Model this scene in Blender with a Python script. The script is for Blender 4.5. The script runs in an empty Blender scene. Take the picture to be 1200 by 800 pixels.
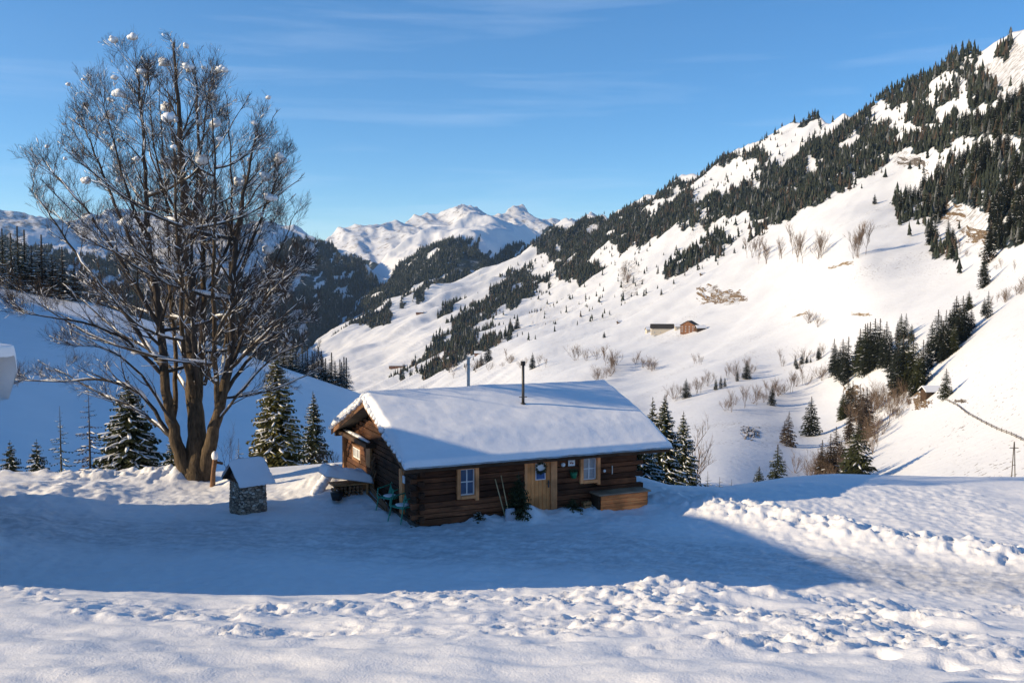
import bpy, bmesh, math, random
import numpy as np
from mathutils import Vector, Matrix
rad = math.radians
scene = bpy.context.scene
col = scene.collection

# ------------------------------------------------------------------ camera, sky, sun, exposure
F, PIT, CH = 1167.0, .059, 8.04
cam = bpy.data.cameras.new('camera'); camo = bpy.data.objects.new('camera', cam); col.objects.link(camo)
camo.location = (0, 0, CH); camo.rotation_euler = (rad(90) - PIT, 0, 0)
cam.sensor_width = 36; cam.lens = 36 * F / 1200; cam.clip_start = .1; cam.clip_end = 60000
scene.camera = camo
ELEV, AZ = rad(19.0), math.atan2(-.984, -.177)          # azimuth measured from +Y towards +X
to_sun = Vector((math.sin(AZ) * math.cos(ELEV), math.cos(AZ) * math.cos(ELEV), math.sin(ELEV)))
SKY_STRENGTH, SUN_STRENGTH, EXPO = .122, 4.9, .60
world = bpy.data.worlds.new('World'); scene.world = world; world.use_nodes = True
nt = world.node_tree; nt.nodes.clear()
wo = nt.nodes.new('ShaderNodeOutputWorld'); bg = nt.nodes.new('ShaderNodeBackground')
sk = nt.nodes.new('ShaderNodeTexSky'); sk.sky_type = 'NISHITA'; sk.sun_disc = False
sk.sun_elevation = ELEV; sk.sun_rotation = AZ; sk.altitude = 2300; sk.air_density = 1.0; sk.dust_density = .15; sk.ozone_density = 3.2
tc = nt.nodes.new('ShaderNodeTexCoord'); mp = nt.nodes.new('ShaderNodeMapping')
mp.inputs['Scale'].default_value = (1.2, 1.2, 16); mp.inputs['Rotation'].default_value = (0, rad(-7), 0)
nz = nt.nodes.new('ShaderNodeTexNoise'); nz.inputs['Scale'].default_value = 1.7; nz.inputs['Detail'].default_value = 7; nz.inputs['Roughness'].default_value = .58
nz.inputs['Distortion'].default_value = .3
rp = nt.nodes.new('ShaderNodeMapRange'); rp.inputs[1].default_value = .5; rp.inputs[2].default_value = .8; rp.inputs[3].default_value = 0; rp.inputs[4].default_value = .2
mx = nt.nodes.new('ShaderNodeMix'); mx.data_type = 'RGBA'
nt.links.new(tc.outputs['Generated'], mp.inputs['Vector']); nt.links.new(mp.outputs[0], nz.inputs['Vector'])
nt.links.new(nz.outputs[0], rp.inputs[0]); nt.links.new(rp.outputs[0], mx.inputs[0])
gm = nt.nodes.new('ShaderNodeHueSaturation'); gm.inputs['Saturation'].default_value = 1.24; gm.inputs['Value'].default_value = 1
nt.links.new(sk.outputs[0], gm.inputs['Color'])
nt.links.new(gm.outputs[0], mx.inputs[6]); mx.inputs[7].default_value = (6.2, 6.9, 7.8, 1)
nt.links.new(mx.outputs[2], bg.inputs['Color']); bg.inputs['Strength'].default_value = SKY_STRENGTH
nt.links.new(bg.outputs[0], wo.inputs['Surface'])
sl = bpy.data.lights.new('sun', 'SUN'); sl.energy = SUN_STRENGTH; sl.angle = rad(.5); sl.color = (1, .80, .52)
so = bpy.data.objects.new('sun', sl); col.objects.link(so)
so.rotation_euler = to_sun.to_track_quat('Z', 'Y').to_euler()
scene.view_settings.view_transform = 'Standard'; scene.view_settings.look = 'None'
scene.view_settings.exposure = EXPO; scene.view_settings.gamma = 1
scene.render.engine = 'CYCLES'; scene.cycles.max_bounces = 6; scene.cycles.diffuse_bounces = 3

# ------------------------------------------------------------------ helpers
_c, _s = math.cos(PIT), math.sin(PIT)
def ray(px, py):
    px, py = float(px), float(py); a = (px - 600) / F; b = (400 - py) / F
    return np.array([a, _c + b * _s, -_s + b * _c])
def P(px, py, d):
    r = ray(px, py); return np.array([0, 0, CH]) + r * d
def on_ground(px, py, z=0.):
    r = ray(px, py); return np.array([0, 0, CH]) + r * ((z - CH) / r[2])

def tag(o, label=None, cat=None, group=None, kind=None):
    if label: o['label'] = label
    if cat: o['category'] = cat
    if group: o['group'] = group
    if kind: o['kind'] = kind
    return o
def empty(name, loc=(0, 0, 0), rz=0):
    o = bpy.data.objects.new(name, None); col.objects.link(o); o.location = loc; o.rotation_euler = (0, 0, rz)
    o.empty_display_size = .3
    return o
class MB:
    def __init__(s): s.v = []; s.f = []; s.m = []; s.mi = 0; s.smooth = False
    def add(s, vs, fs):
        n = len(s.v); s.v.extend(vs); s.f.extend([tuple(i + n for i in f) for f in fs]); s.m.extend([s.mi] * len(fs)); return s
    def box(s, x0, x1, y0, y1, z0, z1, jit=0, R=None):
        vs = [(x, y, z) for x in (x0, x1) for y in (y0, y1) for z in (z0, z1)]
        if jit: vs = [tuple(c + R.uniform(-jit, jit) for c in p) for p in vs]
        return s.add(vs, [(0, 1, 3, 2), (4, 6, 7, 5), (0, 4, 5, 1), (2, 3, 7, 6), (0, 2, 6, 4), (1, 5, 7, 3)])
    def beam(s, a, b, w, h, up=(0, 0, 1)):
        a = Vector(a); b = Vector(b); d = (b - a).normalized(); sd = d.cross(Vector(up)).normalized() * (w / 2); u = sd.cross(d).normalized() * (h / 2)
        vs = [tuple(p + x * sd + y * u) for p in (a, b) for x, y in ((-1, -1), (1, -1), (1, 1), (-1, 1))]
        return s.add(vs, [(3, 2, 1, 0), (4, 5, 6, 7), (0, 1, 5, 4), (1, 2, 6, 5), (2, 3, 7, 6), (3, 0, 4, 7)])
    def tube(s, pts, radii, n=6, caps=True, flat=1.0):
        pts = [Vector([float(c) for c in p]) for p in pts]; radii = [float(q) for q in radii]; vs = []
        up = Vector((.13, .21, 1)).normalized()
        for i, p in enumerate(pts):
            d = (pts[min(i + 1, len(pts) - 1)] - pts[max(i - 1, 0)])
            d = d.normalized() if d.length > 1e-9 else Vector((0, 0, 1))
            a = d.cross(up)
            if a.length < .05: a = d.cross(Vector((1, 0, 0)))
            a.normalize(); b = a.cross(d).normalized()
            for k in range(n):
                t = 2 * math.pi * k / n
                vs.append(tuple(p + radii[i] * (math.cos(t) * a + flat * math.sin(t) * b)))
        fs = [(i * n + k, i * n + (k + 1) % n, (i + 1) * n + (k + 1) % n, (i + 1) * n + k) for i in range(len(pts) - 1) for k in range(n)]
        if caps: fs += [tuple(reversed(range(n))), tuple(range((len(pts) - 1) * n, len(pts) * n))]
        return s.add(vs, fs)
    def blob(s, c, r, R, sx=1, sy=1, sz=1, nu=8, nv=5, j=.18):
        vs = [(c[0], c[1], c[2] + r * sz)]
        for i in range(1, nv):
            a = math.pi * i / nv
            for k in range(nu):
                t = 2 * math.pi * k / nu; q = r * (1 + R.uniform(-j, j))
                vs.append((c[0] + q * sx * math.sin(a) * math.cos(t), c[1] + q * sy * math.sin(a) * math.sin(t), c[2] + q * sz * math.cos(a)))
        vs.append((c[0], c[1], c[2] - r * sz)); L = len(vs) - 1
        fs = [(0, 1 + k, 1 + (k + 1) % nu) for k in range(nu)]
        for i in range(nv - 2):
            for k in range(nu):
                a0 = 1 + i * nu + k; a1 = 1 + i * nu + (k + 1) % nu; fs.append((a0, a0 + nu, a1 + nu, a1))
        b0 = 1 + (nv - 2) * nu
        fs += [(b0 + (k + 1) % nu, b0 + k, L) for k in range(nu)]
        return s.add(vs, fs)
    def build(s, name, mats, parent=None, smooth=None, loc=None):
        me = bpy.data.meshes.new(name); me.from_pydata(s.v, [], s.f)
        for m in (mats if isinstance(mats, (list, tuple)) else [mats]): me.materials.append(m)
        if any(s.m): me.polygons.foreach_set('material_index', s.m)
        if smooth if smooth is not None else s.smooth: me.polygons.foreach_set('use_smooth', [True] * len(me.polygons))
        me.update(); o = bpy.data.objects.new(name, me); col.objects.link(o)
        if parent is not None: o.parent = parent
        if loc is not None: o.location = loc
        return o
def bevel(o, w=.01, seg=1):
    m = o.modifiers.new('bevel', 'BEVEL'); m.width = w; m.segments = seg; m.limit_method = 'ANGLE'; return o
def copy_tree(o, parent=None):
    c = o.copy(); col.objects.link(c); c.parent = parent
    for ch in list(o.children): copy_tree(ch, c)
    return c

# numpy noise
def _h(ix, iy, seed):
    ix = ix.astype(np.int64) & 0xffffffff; iy = iy.astype(np.int64) & 0xffffffff
    n = (ix * 374761393 + iy * 668265263 + seed * 1442695041) & 0xffffffff
    n = ((n ^ (n >> 13)) * 1274126177) & 0xffffffff
    n = (n ^ (n >> 16)) & 0xffffffff
    return n / 4294967295.0
def vnoise(x, y, seed=0):
    ix = np.floor(x); iy = np.floor(y); fx = x - ix; fy = y - iy
    def g(dx, dy):
        a = _h(ix + dx, iy + dy, seed) * 2 * np.pi
        return np.cos(a) * (fx - dx) + np.sin(a) * (fy - dy)
    u = fx * fx * fx * (fx * (fx * 6 - 15) + 10); v = fy * fy * fy * (fy * (fy * 6 - 15) + 10)
    return ((g(0, 0) * (1 - u) + g(1, 0) * u) * (1 - v) + (g(0, 1) * (1 - u) + g(1, 1) * u) * v) * 1.5
def fbm(x, y, seed=0, o=4, gain=.5, ridged=False):
    t = 0; a = 1.; f = 1.
    for i in range(o):
        n = vnoise(x * f + 17.3 * i, y * f - 9.1 * i, seed + i)
        t = t + a * ((1 - 2 * np.abs(n)) if ridged else n); a *= gain; f *= 2.03
    return t
def worley(x, y, seed=0):
    ix = np.floor(x); iy = np.floor(y); d1 = np.full(np.shape(x), 9.); d2 = d1.copy(); idv = np.zeros(np.shape(x))
    for dx in (-1, 0, 1):
        for dy in (-1, 0, 1):
            cx = ix + dx; cy = iy + dy
            px = cx + .1 + .8 * _h(cx, cy, seed); py = cy + .1 + .8 * _h(cx, cy, seed + 7)
            d = np.hypot(x - px, y - py); m = d < d1
            d2 = np.where(m, d1, np.minimum(d2, d)); idv = np.where(m, _h(cx, cy, seed + 3), idv); d1 = np.minimum(d, d1)
    return d1, d2, idv
def sstep(a, b, x):
    t = np.clip((x - a) / (b - a), 0, 1); return t * t * (3 - 2 * t)
def in_poly(px, py, poly):
    r = np.zeros(np.shape(px), bool); n = len(poly)
    for i in range(n):
        x0, y0 = poly[i]; x1, y1 = poly[(i + 1) % n]
        if y0 == y1: continue
        c = ((y0 > py) != (y1 > py)) & (px < (x1 - x0) * (py - y0) / (y1 - y0) + x0); r ^= c
    return r
def grid_mesh(name, X, Y, Z, mat, attrs=None, smooth=True):
    ny, nx = X.shape; me = bpy.data.meshes.new(name)
    co = np.stack([X, Y, Z], -1).reshape(-1, 3).astype(np.float32)
    i = np.arange(nx * ny).reshape(ny, nx)
    q = np.stack([i[:-1, :-1], i[:-1, 1:], i[1:, 1:], i[1:, :-1]], -1).reshape(-1, 4)
    me.vertices.add(len(co)); me.vertices.foreach_set('co', co.ravel())
    me.loops.add(q.size); me.loops.foreach_set('vertex_index', q.ravel().astype(np.int32))
    me.polygons.add(len(q)); me.polygons.foreach_set('loop_start', np.arange(0, q.size, 4, dtype=np.int32))
    me.update(calc_edges=True); me.polygons.foreach_set('use_smooth', np.full(len(q), smooth))
    for k, a in (attrs or {}).items():
        at = me.attributes.new(k, 'FLOAT', 'POINT'); at.data.foreach_set('value', a.ravel().astype(np.float32))
    me.materials.append(mat); me.validate(); o = bpy.data.objects.new(name, me); col.objects.link(o); return o
def tri_mesh(name, V, T, mats, parent=None, mi=None, smooth=False):
    me = bpy.data.meshes.new(name); V = np.asarray(V, np.float32); T = np.asarray(T, np.int32)
    me.vertices.add(len(V)); me.vertices.foreach_set('co', V.ravel())
    me.loops.add(T.size); me.loops.foreach_set('vertex_index', T.ravel())
    me.polygons.add(len(T)); me.polygons.foreach_set('loop_start', np.arange(0, T.size, 3, dtype=np.int32))
    me.update(calc_edges=True)
    for m in (mats if isinstance(mats, (list, tuple)) else [mats]): me.materials.append(m)
    if mi is not None: me.polygons.foreach_set('material_index', np.asarray(mi, np.int32))
    me.polygons.foreach_set('use_smooth', np.full(len(T), smooth))
    me.validate(); o = bpy.data.objects.new(name, me); col.objects.link(o)
    if parent is not None: o.parent = parent
    return o

# ------------------------------------------------------------------ materials
def newmat(name, rough=.8, spec=.3):
    m = bpy.data.materials.new(name); m.use_nodes = True; n = m.node_tree
    b = n.nodes['Principled BSDF']; b.inputs['Roughness'].default_value = rough; b.inputs['Specular IOR Level'].default_value = spec
    return m, n, b
def nd(n, t, **k):
    x = n.nodes.new(t)
    for a, v in k.items():
        if a[0] == 'i': x.inputs[int(a[1:])].default_value = v
        else: setattr(x, a, v)
    return x
def ramp(n, fac, stops):
    r = n.nodes.new('ShaderNodeValToRGB'); e = r.color_ramp.elements
    while len(e) < len(stops): e.new(.5)
    for i, (p, c) in enumerate(stops): e[i].position = p; e[i].color = (*c, 1)
    n.links.new(fac, r.inputs[0]); return r.outputs[0]
def simple(name, c, rough=.7, var=.25, scale=6, bump=.0, metal=0, stretch=(1, 1, 1), spec=.3):
    m, n, b = newmat(name, rough, spec); b.inputs['Metallic'].default_value = metal
    t = nd(n, 'ShaderNodeTexCoord'); mp = nd(n, 'ShaderNodeMapping'); mp.inputs['Scale'].default_value = stretch
    z = nd(n, 'ShaderNodeTexNoise'); z.inputs['Scale'].default_value = scale; z.inputs['Detail'].default_value = 6; z.inputs['Roughness'].default_value = .65
    n.links.new(t.outputs['Object'], mp.inputs[0]); n.links.new(mp.outputs[0], z.inputs['Vector'])
    o = ramp(n, z.outputs[0], [(.3, tuple(x * (1 - var) for x in c)), (.7, tuple(min(1, x * (1 + var)) for x in c))])
    n.links.new(o, b.inputs['Base Color'])
    if bump:
        bp = nd(n, 'ShaderNodeBump'); bp.inputs['Strength'].default_value = bump; bp.inputs['Distance'].default_value = .08 if 'bark' in name else .02
        n.links.new(z.outputs[0], bp.inputs['Height']); n.links.new(bp.outputs[0], b.inputs['Normal'])
    return m
def snow_mat(name, c=(.82, .83, .85), s1=3., s2=40., dist=.03, rough=.55, terrain=False, fs=.02):
    m, n, b = newmat(name, rough, .25)
    t = nd(n, 'ShaderNodeTexCoord')
    z = nd(n, 'ShaderNodeTexNoise'); z.inputs['Scale'].default_value = s1; z.inputs['Detail'].default_value = 8; z.inputs['Roughness'].default_value = .6
    z2 = nd(n, 'ShaderNodeTexNoise'); z2.inputs['Scale'].default_value = s2; z2.inputs['Detail'].default_value = 3
    for q in (z, z2): n.links.new(t.outputs['Object'], q.inputs['Vector'])
    a = nd(n, 'ShaderNodeMath', operation='MULTIPLY_ADD', i1=.25); n.links.new(z2.outputs[0], a.inputs[0]); n.links.new(z.outputs[0], a.inputs[2])
    bp = nd(n, 'ShaderNodeBump'); bp.inputs['Strength'].default_value = .6; bp.inputs['Distance'].default_value = dist
    n.links.new(a.outputs[0], bp.inputs['Height']); n.links.new(bp.outputs[0], b.inputs['Normal'])
    base = ramp(n, z.outputs[0], [(.3, tuple(x * .95 for x in c)), (.7, c)])
    if name == 'snow_near':
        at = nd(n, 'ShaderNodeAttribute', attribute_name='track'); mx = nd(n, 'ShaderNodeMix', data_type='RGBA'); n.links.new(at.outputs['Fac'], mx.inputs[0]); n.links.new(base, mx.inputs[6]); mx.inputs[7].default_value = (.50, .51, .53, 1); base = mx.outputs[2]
    if terrain:
        for an, lo, hi, cc, sc in (('rock', .35, .6, ((.10, .075, .05), (.22, .17, .12)), fs * 6), ('forest', .3, .55, ((.012, .018, .014), (.03, .04, .028)), fs * 5)):
            at = nd(n, 'ShaderNodeAttribute', attribute_name=an)
            z3 = nd(n, 'ShaderNodeTexNoise'); z3.inputs['Scale'].default_value = sc; z3.inputs['Detail'].default_value = 9; z3.inputs['Roughness'].default_value = .68
            n.links.new(t.outputs['Object'], z3.inputs['Vector'])
            ad = nd(n, 'ShaderNodeMath', operation='MULTIPLY_ADD', i1=1.3, i2=-.65); n.links.new(z3.outputs[0], ad.inputs[0])
            ad2 = nd(n, 'ShaderNodeMath', operation='ADD'); n.links.new(ad.outputs[0], ad2.inputs[0]); n.links.new(at.outputs['Fac'], ad2.inputs[1])
            mr = nd(n, 'ShaderNodeMapRange', i1=lo, i2=hi); n.links.new(ad2.outputs[0], mr.inputs[0])
            z4 = nd(n, 'ShaderNodeTexNoise'); z4.inputs['Scale'].default_value = sc * 6; z4.inputs['Detail'].default_value = 4; n.links.new(t.outputs['Object'], z4.inputs['Vector'])
            cl = ramp(n, z4.outputs[0], [(.35, cc[0]), (.7, cc[1])])
            mx = nd(n, 'ShaderNodeMix', data_type='RGBA'); n.links.new(mr.outputs[0], mx.inputs[0]); n.links.new(base, mx.inputs[6]); n.links.new(cl, mx.inputs[7])
            base = mx.outputs[2]
        if name == 'snow_slope':
            za = nd(n, 'ShaderNodeTexNoise'); za.inputs['Scale'].default_value = .55; za.inputs['Detail'].default_value = 4; za.inputs['Roughness'].default_value = .6
            zb = nd(n, 'ShaderNodeTexNoise'); zb.inputs['Scale'].default_value = .012; zb.inputs['Detail'].default_value = 3
            for q in (za, zb): n.links.new(t.outputs['Object'], q.inputs['Vector'])
            ad = nd(n, 'ShaderNodeMath', operation='MULTIPLY_ADD', i1=.55); n.links.new(zb.outputs[0], ad.inputs[0]); n.links.new(za.outputs[0], ad.inputs[2])
            mr = nd(n, 'ShaderNodeMapRange', i1=.95, i2=.985, i3=0, i4=.75); n.links.new(ad.outputs[0], mr.inputs[0])
            mx = nd(n, 'ShaderNodeMix', data_type='RGBA'); n.links.new(mr.outputs[0], mx.inputs[0]); n.links.new(base, mx.inputs[6]); mx.inputs[7].default_value = (.14, .10, .06, 1); base = mx.outputs[2]
    n.links.new(base, b.inputs['Base Color'])
    return m
def wood(name, dark, light, axis=0, scale=1., rough=.75, bump=.5, stain=None):
    m, n, b = newmat(name, rough, .25); t = nd(n, 'ShaderNodeTexCoord'); mp = nd(n, 'ShaderNodeMapping')
    sc = [9, 9, 9]; sc[axis] = .9; mp.inputs['Scale'].default_value = [x * scale for x in sc]
    z = nd(n, 'ShaderNodeTexNoise'); z.inputs['Scale'].default_value = 1.6; z.inputs['Detail'].default_value = 8; z.inputs['Roughness'].default_value = .7; z.inputs['Distortion'].default_value = .6
    n.links.new(t.outputs['Object'], mp.inputs[0]); n.links.new(mp.outputs[0], z.inputs['Vector'])
    o = ramp(n, z.outputs[0], [(.28, dark), (.72, light)])
    z2 = nd(n, 'ShaderNodeTexNoise'); z2.inputs['Scale'].default_value = 1.1; z2.inputs['Detail'].default_value = 5; n.links.new(t.outputs['Object'], z2.inputs['Vector'])
    mr = nd(n, 'ShaderNodeMapRange', i1=.35, i2=.7, i3=.55, i4=1.35); n.links.new(z2.outputs[0], mr.inputs[0])
    oi = nd(n, 'ShaderNodeAttribute', attribute_name='tone')
    if stain:
        mr2 = nd(n, 'ShaderNodeMapRange', i1=0, i2=1, i3=.45, i4=2.6); n.links.new(oi.outputs['Fac'], mr2.inputs[0])
        mu0 = nd(n, 'ShaderNodeMath', operation='MULTIPLY'); n.links.new(mr.outputs[0], mu0.inputs[0]); n.links.new(mr2.outputs[0], mu0.inputs[1]); fac = mu0.outputs[0]
    else: fac = mr.outputs[0]
    mu = nd(n, 'ShaderNodeVectorMath', operation='SCALE'); n.links.new(o, mu.inputs[0]); n.links.new(fac, mu.inputs['Scale'])
    n.links.new(mu.outputs[0], b.inputs['Base Color'])
    bp = nd(n, 'ShaderNodeBump'); bp.inputs['Strength'].default_value = bump; bp.inputs['Distance'].default_value = .015
    n.links.new(z.outputs[0], bp.inputs['Height']); n.links.new(bp.outputs[0], b.inputs['Normal'])
    return m
M = {}
M['snow_near'] = snow_mat('snow_near', (.82, .82, .83), 3.2, 30, .05)
M['snow_obj'] = snow_mat('snow_on_things', (.82, .83, .85), 3, 20, .02)
M['snow_far'] = snow_mat('snow_slope', (.74, .75, .77), .02, .3, 1.6, terrain=True, fs=.02)
M['snow_left'] = snow_mat('snow_hill', (.80, .81, .83), .15, 1.5, .25, terrain=True, fs=.2)
M['snow_peak'] = snow_mat('snow_peak', (.74, .75, .77), .004, .03, 8, terrain=True, fs=.004)
M['bark'] = simple('bark', (.06, .049, .04), .9, .5, 7, .9, stretch=(1, 1, .35))
M['mossy_bark'] = simple('mossy_bark', (.085, .06, .036), .9, .75, 10, 1., stretch=(1, 1, .22))
M['twig'] = simple('twig', (.055, .042, .036), .9, .3, 5)
M['birch_twig'] = simple('birch_twig', (.16, .11, .075), .9, .35, 3)
M['needles'] = simple('needles', (.045, .052, .02), .75, .55, 1.2)
M['needles_yellow'] = simple('needles_olive', (.12, .11, .032), .75, .5, 1.0)
M['needles_far'] = simple('needles_far', (.018, .024, .015), .85, .55, .03)
M['needles_mid'] = simple('needles_mid', (.032, .038, .024), .85, .5, .05); M['needles_frost'] = simple('needles_frost', (.11, .115, .115), .85, .5, .3)
M['needles_brown'] = simple('needles_larch', (.06, .042, .028), .85, .5, .5)
M['logs'] = wood('log_wood', (.035, .012, .006), (.19, .072, .030), 0, 1., .8, .6, stain=True)
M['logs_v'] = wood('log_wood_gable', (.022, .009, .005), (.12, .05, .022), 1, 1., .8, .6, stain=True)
M['grey_wood'] = wood('weathered_wood', (.07, .06, .05), (.2, .17, .14), 0, 1., .85, .5)
M['dark_wood'] = wood('dark_wood', (.03, .018, .011), (.1, .058, .033), 0)
M['rake_wood'] = wood('rake_wood', (.12, .06, .03), (.30, .16, .08), 1)
M['pine'] = wood('pine_frame', (.74, .27, .09), (.90, .42, .18), 2, .8, .6, .2)
M['pine_door'] = wood('pine_door', (.70, .25, .07), (.88, .38, .13), 2, 1., .55, .25)
M['chest'] = wood('chest_wood', (.30, .075, .02), (.72, .22, .06), 0, 1., .6, .4, stain=True)
M['chest_top'] = wood('chest_top_wood', (.25, .15, .09), (.42, .29, .19), 0, 1., .6, .3)
M['gold_wood'] = wood('golden_wood', (.26, .12, .05), (.55, .3, .12), 1, 1., .6, .3)
M['metal'] = simple('grey_metal', (.42, .42, .40), .5, .2, 8, 0, .15)
M['dark_metal'] = simple('dark_metal', (.08, .075, .07), .5, .3, 8, 0, .5)
M['white_paint'] = simple('white_paint', (.75, .75, .74), .5, .05)
M['green_paint'] = simple('green_plastic', (.04, .27, .18), .4, .15)
M['green_pot'] = simple('green_pot', (.02, .16, .07), .4, .15)
M['glass'] = simple('window_glass', (.06, .09, .16), .08, .2, 3, spec=.8)
M['curtain'] = simple('curtain_white', (.36, .37, .38), .7, .15, 12)
M['blue_glass'] = simple('door_glass', (.05, .09, .22), .1, .2, 3, spec=.8)
M['black'] = simple('black_plastic', (.015, .015, .015), .5, .1)
M['shovel'] = simple('shovel_plastic', (.42, .42, .45), .45, .1)
M['handle'] = wood('handle_wood', (.5, .34, .16), (.65, .5, .28), 2)
M['red'] = simple('red_paint', (.35, .05, .03), .6, .1)
M['ink'] = simple('brown_ink', (.2, .05, .03), .6, .1)
M['roof_tile'] = simple('dark_roofing', (.04, .035, .032), .8, .3, 2)
M['plaster'] = simple('cream_plaster', (.55, .48, .38), .85, .1, 1)
M['chalet'] = wood('chalet_wood', (.14, .06, .03), (.26, .12, .06), 0, .2)
M['rocks'] = simple('brown_rock', (.17, .12, .07), .9, .55, .25, .4)
M['rock_grey'] = simple('grey_rock', (.10, .085, .07), .9, .5, .4, .4)
M['dry_grass'] = simple('dry_grass', (.25, .17, .08), .9, .4, 1.)

def rock_snow(name, c0, c1):
    m, n, b = newmat(name, .9, .2); g = nd(n, 'ShaderNodeNewGeometry'); t = nd(n, 'ShaderNodeTexCoord'); sx = nd(n, 'ShaderNodeSeparateXYZ'); n.links.new(g.outputs['Normal'], sx.inputs[0])
    z = nd(n, 'ShaderNodeTexNoise'); z.inputs['Scale'].default_value = .35; z.inputs['Detail'].default_value = 8; z.inputs['Roughness'].default_value = .7; n.links.new(t.outputs['Object'], z.inputs['Vector'])
    c = ramp(n, z.outputs[0], [(.35, c0), (.68, c1)]); a = nd(n, 'ShaderNodeMath', operation='MULTIPLY_ADD', i1=.9); n.links.new(z.outputs[0], a.inputs[0]); n.links.new(sx.outputs[2], a.inputs[2])
    mr = nd(n, 'ShaderNodeMapRange', i1=1.30, i2=1.42); n.links.new(a.outputs[0], mr.inputs[0]); mx = nd(n, 'ShaderNodeMix', data_type='RGBA'); n.links.new(mr.outputs[0], mx.inputs[0]); n.links.new(c, mx.inputs[6]); mx.inputs[7].default_value = (.78, .79, .8, 1)
    n.links.new(mx.outputs[2], b.inputs['Base Color']); return m
M['rocks'] = rock_snow('brown_rock', (.06, .04, .025), (.26, .18, .10)); M['rock_grey'] = rock_snow('grey_rock', (.05, .04, .03), (.17, .14, .11)); M['dry_grass'] = rock_snow('dry_grass', (.12, .08, .04), (.30, .21, .10))
def stone_mat():
    m, n, b = newmat('rubble_stone', .85, .25); t = nd(n, 'ShaderNodeTexCoord'); mp = nd(n, 'ShaderNodeMapping'); mp.inputs['Scale'].default_value = (7, 7, 12)
    v = nd(n, 'ShaderNodeTexVoronoi'); v.inputs['Scale'].default_value = 1; v2 = nd(n, 'ShaderNodeTexVoronoi', feature='DISTANCE_TO_EDGE'); v2.inputs['Scale'].default_value = 1
    z = nd(n, 'ShaderNodeTexNoise'); z.inputs['Scale'].default_value = 14; z.inputs['Detail'].default_value = 5
    n.links.new(t.outputs['Object'], mp.inputs[0])
    for q in (v, v2): n.links.new(mp.outputs[0], q.inputs['Vector'])
    n.links.new(t.outputs['Object'], z.inputs['Vector'])
    hs = nd(n, 'ShaderNodeSeparateColor'); n.links.new(v.outputs['Color'], hs.inputs[0])
    c = ramp(n, hs.outputs[0], [(0, (.19, .14, .10)), (.35, (.42, .33, .24)), (.7, (.52, .40, .29)), (1, (.74, .68, .58))])
    e = nd(n, 'ShaderNodeMapRange', i1=0, i2=.09); n.links.new(v2.outputs['Distance'], e.inputs[0])
    mx = nd(n, 'ShaderNodeMix', data_type='RGBA'); n.links.new(e.outputs[0], mx.inputs[0]); mx.inputs[6].default_value = (.05, .042, .035, 1); n.links.new(c, mx.inputs[7])
    mu = nd(n, 'ShaderNodeMix', data_type='RGBA', blend_type='MULTIPLY', i0=.7); n.links.new(mx.outputs[2], mu.inputs[6])
    zc = ramp(n, z.outputs[0], [(.3, (.6, .6, .6)), (.7, (1.2, 1.2, 1.2))]); n.links.new(zc, mu.inputs[7]); n.links.new(mu.outputs[2], b.inputs['Base Color'])
    bp = nd(n, 'ShaderNodeBump'); bp.inputs['Distance'].default_value = .05; n.links.new(e.outputs[0], bp.inputs['Height']); n.links.new(bp.outputs[0], b.inputs['Normal'])
    return m
M['stone'] = stone_mat()

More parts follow.
